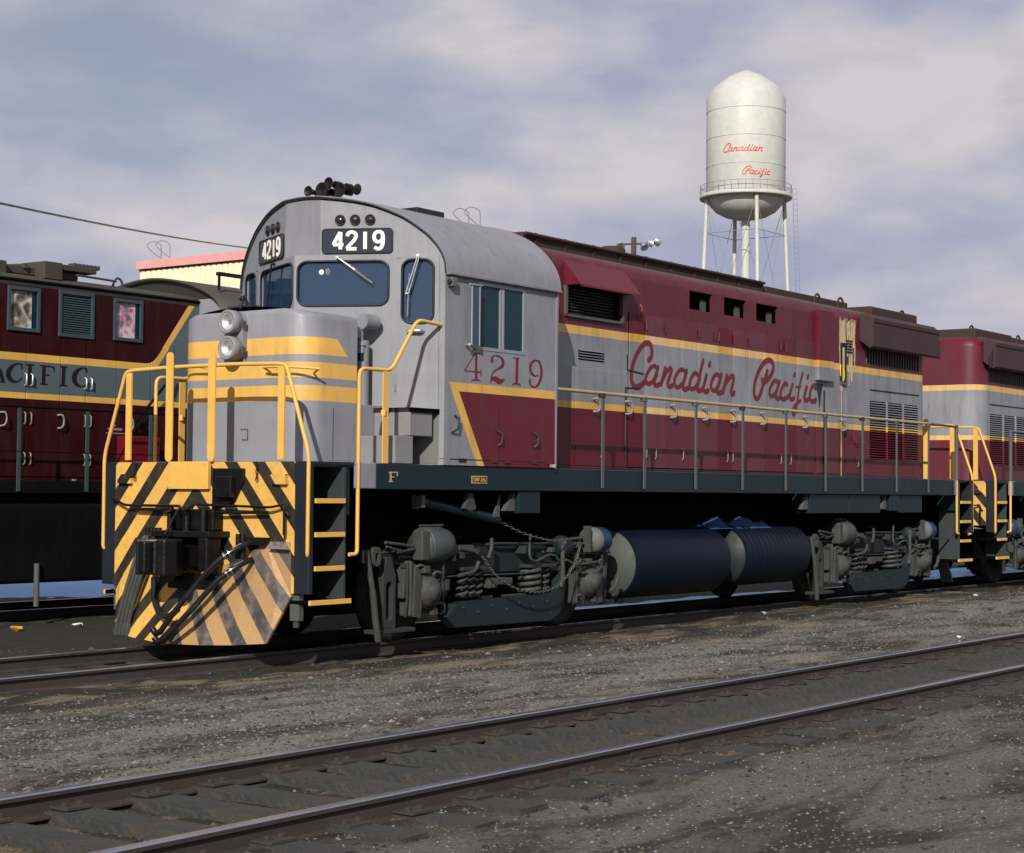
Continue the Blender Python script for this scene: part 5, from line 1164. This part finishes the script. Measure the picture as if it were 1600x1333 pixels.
# ================================================================ left engine on the rear track
def left_engine():
    T0 = thing('diesel_locomotive', 'dark maroon engine with serif lettering and papered windows at the left edge', 'locomotive')
    Y = 5.95; yc = 6.9
    def sd(h0=0): return lambda a, b, h: (a, Y - h, b)
    wins = [(2.24, 2.68, 3.79, 4.29), (3.10, 3.62, 3.77, 4.31), (4.08, 4.52, 3.79, 4.29), (.5, .95, 3.79, 4.29)]
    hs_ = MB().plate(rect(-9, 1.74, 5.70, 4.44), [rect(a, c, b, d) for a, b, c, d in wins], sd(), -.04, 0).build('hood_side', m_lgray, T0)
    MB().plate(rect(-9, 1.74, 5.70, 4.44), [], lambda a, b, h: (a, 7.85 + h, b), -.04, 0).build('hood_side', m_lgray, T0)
    prof = [(5.95, 4.43), (5.97, 4.47), (6.05, 4.51), (6.3, 4.56), (6.9, 4.60), (7.5, 4.56), (7.75, 4.51), (7.83, 4.47), (7.85, 4.43)]
    mb = MB(); mb.add([(x, y, z) for x in (-9, 5.7) for y, z in prof], [(i, i + 1, i + 10, i + 9) for i in range(8)], True); mb.build('hood_roof', m_lroof, T0)
    MB().tube([(-9, 5.95, 4.43), (5.7, 5.95, 4.43)], .022, 6).build('roof_gutter', m_lframe, T0)
    MB().box(-9.02, 5.95, 1.74, -8.98, 7.85, 4.5).box(-8.9, 6.05, 1.8, 5.6, 7.75, 4.4).build('hood_interior', m_under, T0)
    for i, (a, b, c, d) in enumerate(wins):
        f = MB().plate(rect(a - .05, c - .05, b + .05, d + .05), [rect(a, c, b, d)], sd(), .001, .03).build('window_frame', m_lpost, T0, bevel=.004)
        if i == 1:
            mb = MB()
            for k in range(17): mb.box(a, Y - .012, c + .01 + k * .032, b, Y + .01, c + .028 + k * .032)
            mb.build('shutter_slats', m_lpost, f, kind='stuff', label='fine horizontal shutter slats')
        else:
            MB().plate(rect(a, c, b - .07, d), [], sd(), -.02, -.012).build('window_pane', m_pg2 if i == 2 else m_pg1, f)
            MB().plate(rect(b - .068, c, b, d), [], sd(), -.02, -.012).build('window_pane', m_glass2, f)
    # doors with seams
    ex = [-3, -2.4, -1.8, -1.2, -.6, 0, .6, 1.35, 2.02, 2.52, 3.1, 3.55, 4.1, 4.75, 5.2]
    for a, b in zip(ex, ex[1:]):
        MB().plate(rect(a + .008, 1.80, b - .008, 3.70), [], sd(), .001, .012).build('hood_door', m_lgray, T0, bevel=.003)
    for x in (2.55, 3.58):
        for dx in (-.05, .05):
            MB().tube([(x + dx, Y - .014, 3.18), (x + dx, Y - .05, 3.16), (x + dx, Y - .05, 3.04), (x + dx, Y - .014, 3.02)], .012, 5).build('door_latch', m_chrome2, T0)
            MB().tube([(x + dx, Y - .014, 2.66), (x + dx, Y - .04, 2.64), (x + dx, Y - .04, 2.52), (x + dx, Y - .014, 2.5)], .010, 5).build('door_latch', m_hook, T0)
            MB().tube([(x + dx, Y - .014, 2.12), (x + dx, Y - .04, 2.1), (x + dx, Y - .04, 1.98), (x + dx, Y - .014, 1.96)], .010, 5).build('door_latch', m_hook, T0)
    for x in (2.14, 3.1, .9, 4.35):
        MB().tube([Vector(p) for p in catmull([(x - .05, Y - .02, 2.64), (x, Y - .07, 2.64), (x + .03, Y - .07, 2.56), (x, Y - .07, 2.48), (x - .04, Y - .02, 2.46)], 4)], .014, 6).build('grab_hook', m_hook, T0)
    for i, sp_ in enumerate(SERIF):
        mb = MB(); ribbon(mb, [(p[0], p[1], p[2] * 1.35) for p in sp_], lambda a, b, h: (a, Y - h, b), .0125, .0145 + .0003 * (i % 5), smooth=len(sp_) > 3, rnd=False); mb.build('serif_stroke', m_darklet, hs_)
    # roof details
    mb = MB(); mb.box(-3, 6.2, 4.55, 3.6, 7.2, 4.66); mb.build('roof_walk', m_lroof, T0, bevel=.01)
    MB().box(-3, 6.1, 4.5, 2.3, 7.0, 4.69).build('roof_hatch', m_lroof, T0, bevel=.02)
    for x in np.arange(-2.8, 3.4, .42): MB().obox((x, 6.15, 4.66), (x + .02, 7.1, 4.70), .05, .06).build('roof_rib', m_lroof, T0)
    MB().box(2.85, 6.0, 4.50, 3.16, 6.5, 4.74).build('exhaust_stack', m_lroof, T0, bevel=.01)
    MB().box(3.16, 6.1, 4.66, 3.85, 6.7, 4.74).build('roof_walk', m_lroof, T0, bevel=.01)
    for k in range(7): MB().box(3.5 + k * .07, 6.15, 4.73, 3.53 + k * .07, 6.3, 4.79).build('grating_bar', m_lroof, T0)
    MB().tube([(4.20 + .1 * math.cos(t), 6.05, 4.47 + .17 * math.sin(t)) for t in np.linspace(0, math.pi, 9)], .018, 6).build('lifting_eye', m_lroof, T0)
    MB().tube([(3.4, 6.0, 4.60), (4.12, 6.0, 4.585)], .016, 6).build('roof_pipe', m_lroof, T0)
    # cab
    arch = [(5.42, 4.18), (5.46, 4.32), (5.58, 4.45), (5.80, 4.57), (6.1, 4.68), (6.5, 4.77), (6.9, 4.81), (7.3, 4.79), (7.7, 4.72), (8.0, 4.61), (8.22, 4.48), (8.34, 4.35), (8.38, 4.18)]
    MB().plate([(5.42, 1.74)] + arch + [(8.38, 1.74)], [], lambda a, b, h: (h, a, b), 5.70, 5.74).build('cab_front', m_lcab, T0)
    MB().box(5.74, 5.40, 1.74, 7.9, 5.44, 4.2).build('cab_side', m_lgrayend, T0); MB().box(5.74, 8.34, 1.74, 7.9, 8.38, 4.2).build('cab_side', m_lgrayend, T0)
    MB().plate([(5.42, 1.74)] + arch + [(8.38, 1.74)], [], lambda a, b, h: (h, a, b), 7.86, 7.90).build('cab_back', m_lgrayend, T0)
    Q = catmull([(a, b, 0) for a, b in arch], 3); mb = MB(); v = []
    for q in Q: v += [(5.62, q[0], q[1] + .0), (7.95, q[0], q[1]), (5.62, q[0], q[1] + .035), (7.95, q[0], q[1] + .035)]
    f = []
    for i in range(len(Q) - 1): a = 4 * i; b = a + 4; f += [(a, b, b + 1, a + 1), (a + 2, a + 3, b + 3, b + 2), (a, a + 2, b + 2, b), (a + 1, b + 1, b + 3, a + 3)]
    mb.add(v, f, True); mb.build('cab_roof', m_lroof2, T0)
    MB().box(5.9, 5.75, 4.62, 5.93, 5.78, 4.86).box(6.5, 5.75, 4.55, 6.53, 5.78, 4.86).box(5.88, 5.72, 4.84, 6.56, 5.80, 4.89).build('roof_grab_rail', m_black, T0)
    # short hood behind the main engine
    MB().plate(rrect(7.9, 6.0, 11, 7.8, .3), [], lambda a, b, h: (a, b, h), 1.74, 3.6).build('short_hood', m_lgrayend, T0, bevel=.03)
    # frame, posts
    MB().box(-9.5, 5.38, 1.58, 12, 5.44, 1.745).build('side_sill', m_lframe, T0, bevel=.006)
    MB().box(-9.5, 5.44, 1.70, 12, 8.3, 1.742).build('walkway_deck', m_lframe, T0)
    MB().box(-9, 5.6, 1.2, 11.5, 8.2, 1.66).build('underframe', m_under, T0)
    MB().box(1.0, 5.42, .40, 6.6, 8.3, 1.44).build('fuel_tank', m_lframe, T0, bevel=.05)
    MB().cyl((2.30, 5.38, .10), (2.30, 5.38, .66), .038, 8).build('drain_pipe', m_post, T0)
    for k in range(-8, 10):
        x = 1.97 + 1.135 * k
        if x > 11: break
        MB().box(x - .03, 5.365, 1.60, x + .03, 5.38, 2.70).build('handrail_post', m_lpost, T0, bevel=.003)
    MB().tube([(-7.2, 5.37, 2.70), (5.5, 5.37, 2.70)], .015, 6).build('handrail', m_lframe, T0)
    MB().tube([(-7.2, 5.37, 2.12), (5.5, 5.37, 2.12)], .008, 5).build('handrail', m_lframe, T0)
    MB().tube([(4.6, 5.90, 2.55), (4.4, 5.85, 2.60), (4.9, 5.8, 3.15), (5.1, 5.85, 3.3)], .02, 6).tube([(4.35, 5.86, 2.45), (4.5, 5.82, 2.62)], .03, 6).build('air_hose', m_lframe, T0)
    MB().box(4.12, 5.70, 1.95, 4.72, 5.93, 2.39).build('red_toolbox', m_redb, T0, bevel=.01)
    MB().plate(rect(3.92, 2.42, 4.28, 2.435), [], sd(), .012, .014).plate(rect(4.0, 2.52, 4.1, 2.55), [], sd(), .012, .014).plate(rect(3.96, 2.47, 4.22, 2.50), [], sd(), .012, .014).build('stencil_marks', m_mauve, T0)
    for x in (2.9, 1.6, 4.0, 4.45): MB().box(x, 5.40, 1.745, x + .05, 5.43, 1.77).build('deck_bolt', m_hook, T0)
    # bogie
    for xb in (-6.5, 9.0):
        b = MB().box(xb - 1.9, 5.75, .55, xb + 1.9, 5.95, 1.0).box(xb - 1.9, 7.85, .55, xb + 1.9, 8.05, 1.0).build('bogie', m_truck, T0, bevel=.02)
        for dx in (-1.4, 1.4):
            for y, d in ((6.15, -1), (7.62, 1)):
                MB().lathe([(0, .54), (.03, .508), (.13, .508), (.13, .2), (.13, 0)], (xb + dx, y, .508), (0, d, 0), 28).build('wheel', m_wheel, b)
m_wire = mat('grey_painted_rod', (.22, .22, .24), .6, grime=.2)
m_chrome2 = mat('silver_latch', (.6, .6, .6), .4, metal=.6, grime=.1)
m_lroof2 = mat('brown_cab_roof', (.045, .04, .036), .5, grime=.5, streak=False)
m_redb = mat('red_box', (.11, .005, .010), .4, grime=.1)
m_mauve = mat('faint_stencil', (.3, .16, .18), .6, grime=.3)
left_engine()

# ================================================================ building behind
def building():
    T0 = thing('shop_building', 'tall windowless cream-sided building with a rose-red roof edge behind the locomotives', 'building')
    x0, x1, y0, y1, H = 60, 66, 41.2, 67.1, 14.75
    wall = MB(); n = int((y1 - y0) / .45)
    MB().box(x0 + .05, y0, -.2, x1, y1, H).build('wall', m_wall, T0)
    base = None
    for i in range(n):
        y = y0 + (y1 - y0) * i / n
        if base is None:
            base = MB().add([(x0 + .04, 0, -.2), (x0, .06, -.2), (x0, .30, -.2), (x0 + .04, .36, -.2), (x0 + .04, 0, H), (x0, .06, H), (x0, .30, H), (x0 + .04, .36, H)], [(0, 1, 5, 4), (1, 2, 6, 5), (2, 3, 7, 6), (4, 5, 6, 7)]).build('siding_panel', m_wall, T0); base.location = (0, y, 0)
        else:
            o = base.copy(); S.collection.objects.link(o); o.location = (0, y, 0); o.parent = T0
    MB().box(x0 - .15, y0 - .1, H + .002, x1 + .1, y1 + .1, H + .48).build('roof_fascia', m_pink, T0)
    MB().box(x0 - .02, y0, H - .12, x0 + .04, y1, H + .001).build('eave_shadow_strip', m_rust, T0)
    return T0
building()
def ladder_top(y, lab, x=60.6, w=.75):
    z = 15.2; mb = MB()
    for k in (0, 1):
        yy = y - k * w
        c = [(x, yy, z), (x, yy, z + .75), (x - .05, yy + .05, z + 1.05), (x - .35, yy + .32, z + 1.2), (x - .62, yy + .5, z + 1.02), (x - .62, yy + .45, z + .8), (x - .2, yy + .12, z + .35), (x, yy, z + .22)]
        mb.tube(catmull(c, 4), .03, 5)
    tag(mb.build('ladder_rails', m_wire, None), lab, 'ladder', 'roof ladder rails on the cream building')
ladder_top(65.9, 'pair of thin looped ladder rails on the roof edge above the left engine')
ladder_top(42.9, 'pair of thin looped ladder rails just above the grey cab roof', w=.75)

# ================================================================ water tower
def tower():
    C0 = Vector((123.85, 61.05, 0)); v = Vector((.478, -.878, 0)); w = Vector((.878, .478, 0))     # v: image right, w: away
    T0 = thing('water_tower', 'silver-white water tower on four round legs with red script lettering', 'water tower', loc=(0, 0, 0))
    def pt(r, a, z): return C0 + (v * math.cos(a) + w * math.sin(a)) * r + Vector((0, 0, z))
    RT = 3.42
    tank = MB().lathe([(25.45, .001), (25.5, .9), (25.72, 1.8), (26.15, 2.6), (26.75, 3.15), (27.45, RT), (36.0, RT), (36.9, 2.9), (37.9, 1.6), (38.5, .3), (38.5, .001)], C0, (0, 0, 1), 64).build('tank', m_twhite, T0)
    md = tank.modifiers.new('e', 'EDGE_SPLIT'); md.split_angle = R(35)
    for z in (29.9, 32.3, 34.7): MB().lathe([(z, RT), (z, RT + .025), (z + .05, RT + .025), (z + .05, RT)], C0, (0, 0, 1), 64).build('plate_seam', m_twhite, tank)
    MB().lathe([(27.28, RT - .05), (27.22, 3.95), (27.30, 4.0), (27.55, 3.98), (27.55, 3.9), (27.46, 3.86), (27.46, RT - .05)], C0, (0, 0, 1), 64).build('balcony', m_twhite, T0)
    rl = MB()
    for z in (28.35, 27.95): rl.tube([pt(3.93, t, z) for t in np.linspace(0, 2 * math.pi, 64, endpoint=False)], .022, 5, closed=True)
    rl.build('balcony_rail', m_wire, T0)
    for k in range(40): MB().cyl(pt(3.93, k * math.pi / 20, 27.5), pt(3.93, k * math.pi / 20, 28.36), .02, 5).build('rail_post', m_wire, T0)
    MB().cyl(C0 + Vector((0, 0, -.2)), C0 + Vector((0, 0, 25.7)), .37, 24).build('riser_pipe', m_twhite, T0)
    angs = [R(180 - 16.5), R(90 - 16.5 + 33), R(-90 + 16.5), R(-16.5 + 33)]
    angs = [math.pi - .28, math.pi / 2 + .28, -math.pi / 2 + .28 , .28 - .28 * 2 + 0]
    angs = [math.pi + .27 - .54, math.pi / 2 + .27, -math.pi / 2 + .27, -.27 + .54]
    angs = [math.pi + .27, math.pi / 2 + .27, -math.pi / 2 + .27, .27]
    tops = [pt(3.45, a, 27.3) for a in angs]; bots = [pt(4.6, a, -.2) for a in angs]
    for a, b in zip(tops, bots): MB().cyl(a, b, .175, 16).build('leg', m_twhite, T0)
    for z in (24.2, 12.5, 3.5):
        k = (27.3 - z) / 27.5; P = [tops[i].lerp(bots[i], k) for i in range(4)]
        for i in (0, 1, 2, 3):
            MB().cyl(P[i], P[(i + (2 if i == 0 else 1)) % 4] if 0 else P[{0: 1, 1: 3, 3: 2, 2: 0}[i]], .03, 5).build('strut', m_wire, T0)
    nxt = {0: 1, 1: 3, 3: 2, 2: 0}
    for (za, zb) in ((27.0, 12.5), (12.5, 0)):
        for i in range(4):
            j = nxt[i]
            for p, q in ((i, j), (j, i)):
                a = tops[p].lerp(bots[p], (27.3 - za) / 27.5); b = tops[q].lerp(bots[q], (27.3 - zb) / 27.5)
                MB().cyl(a, b, .022, 5).build('brace_rod', m_wire, T0)
    # ladder with cage line on the right-hand leg
    a = pt(4.15, angs[3] - .05, 28.3); b = pt(5.1, angs[3] - .05, 0)
    MB().cyl(a, b, .03, 5).build('ladder', m_wire, T0); MB().cyl(a + v * .35, b + v * .35, .02, 5).build('ladder', m_wire, T0)
    for k in range(60):
        p = a.lerp(b, k / 60); 
        MB().cyl(p, p + v * .35, .015, 4).build('ladder_rung', m_wire, T0)
    # script
    # flatten: letters wrapped on the cylinder, facing the yard
    def wrap(x0, z0, xc, zc, sc, ac):
        def f(a_, b_, h):
            t = ac + (a_ - x0) * sc / RT; zz = zc + (b_ - z0) * sc
            d = v * math.sin(t) - w * math.cos(t)
            return C0 + d * (RT + h * 2) + Vector((0, 0, zz))
        return f
    pac = SCRIPT[15:]; can = SCRIPT[:15]
    for grp, x0, z0, zc, sc, ac in ((pac, 11.1, 3.05, 28.85, 1.22, .27), (can, 8.3, 3.1, 30.9, 1.22, -.02)):
        for i, sp_ in enumerate(grp):
            mb = MB(); ribbon(mb, [(p[0], p[1], p[2] * 1.0) for p in sp_], wrap(x0, z0, 0, zc, sc, ac), .0, .012 + .001 * (i % 4)); mb.build('script_letter', m_red, tank)
tower()

# ================================================================ floodlight mast
def mast():
    p = Vector((71.43, 39.57, 0)); v = Vector((.587, -.81, 0)); w = Vector((.81, .587, 0))
    T0 = thing('light_mast', 'floodlight mast with round silver lamps showing above the hood roof', 'light mast')
    MB().tube([p + Vector((0, 0, -.2)), p + Vector((0, 0, 15.95))], [.2, .15], 10).build('mast_pole', m_wood, T0)
    MB().obox(p - v * .85 + Vector((0, 0, 15.55)), p + v * 1.35 + Vector((0, 0, 15.62)), .10, .10).build('crossarm', m_wood, T0)
    for dv, dz, d, r in ((-.78, 15.48, (-.5, -.6, -.5), .26), (.55, 15.45, (-.3, -.6, -.6), .24), (.95, 15.65, (.5, -.6, -.35), .24), (1.30, 15.75, (.9, -.3, -.3), .26)):
        h = MB().lathe([(-.25, .05), (-.2, .14), (0, r * .85), (.12, r), (.14, r), (.13, r * .9)], p + v * dv + Vector((0, 0, dz)), Vector(d), 16).build('floodlight', m_alu, T0)
        MB().lathe([(.10, r * .9), (.13, r * .6), (.14, .001)], p + v * dv + Vector((0, 0, dz)), Vector(d), 16).build('floodlight_glass', m_chrome, h)
mast()

# ================================================================ overhead cable
A = Vector((-13.0843, -13.4331, 1.6322)) + Vector(((.809 + .5868 * -.3929 - .0352 * .149) * 40, (.5866 + .8097 * .3929 - .0148 * .149) * 40, (.0371 - .00866 * .39 + .999 * .149) * 40))
Bp = Vector((60.0, 56.6, 15.15))
pts = []
for i in range(41):
    t = i / 40; p = A.lerp(Bp, t); pts.append(p - Vector((0, 0, 4 * t * (1 - t) * .25)))
tag(MB().tube(pts, .035, 6).build('overhead_cable', m_black), 'dark cable running down across the sky to the cream building', 'cable')
T1 = thing('utility_pole', 'wooden pole carrying the dark overhead cable', 'utility pole', loc=(A.x, A.y, 0))
MB().tube([(0, 0, -.3), (0, 0, A.z + .6)], [.16, .12], 10).build('pole_shaft', m_wood, T1); MB().box(-.06, -.9, A.z - .12, .06, .9, A.z).build('crossarm', m_wood, T1)
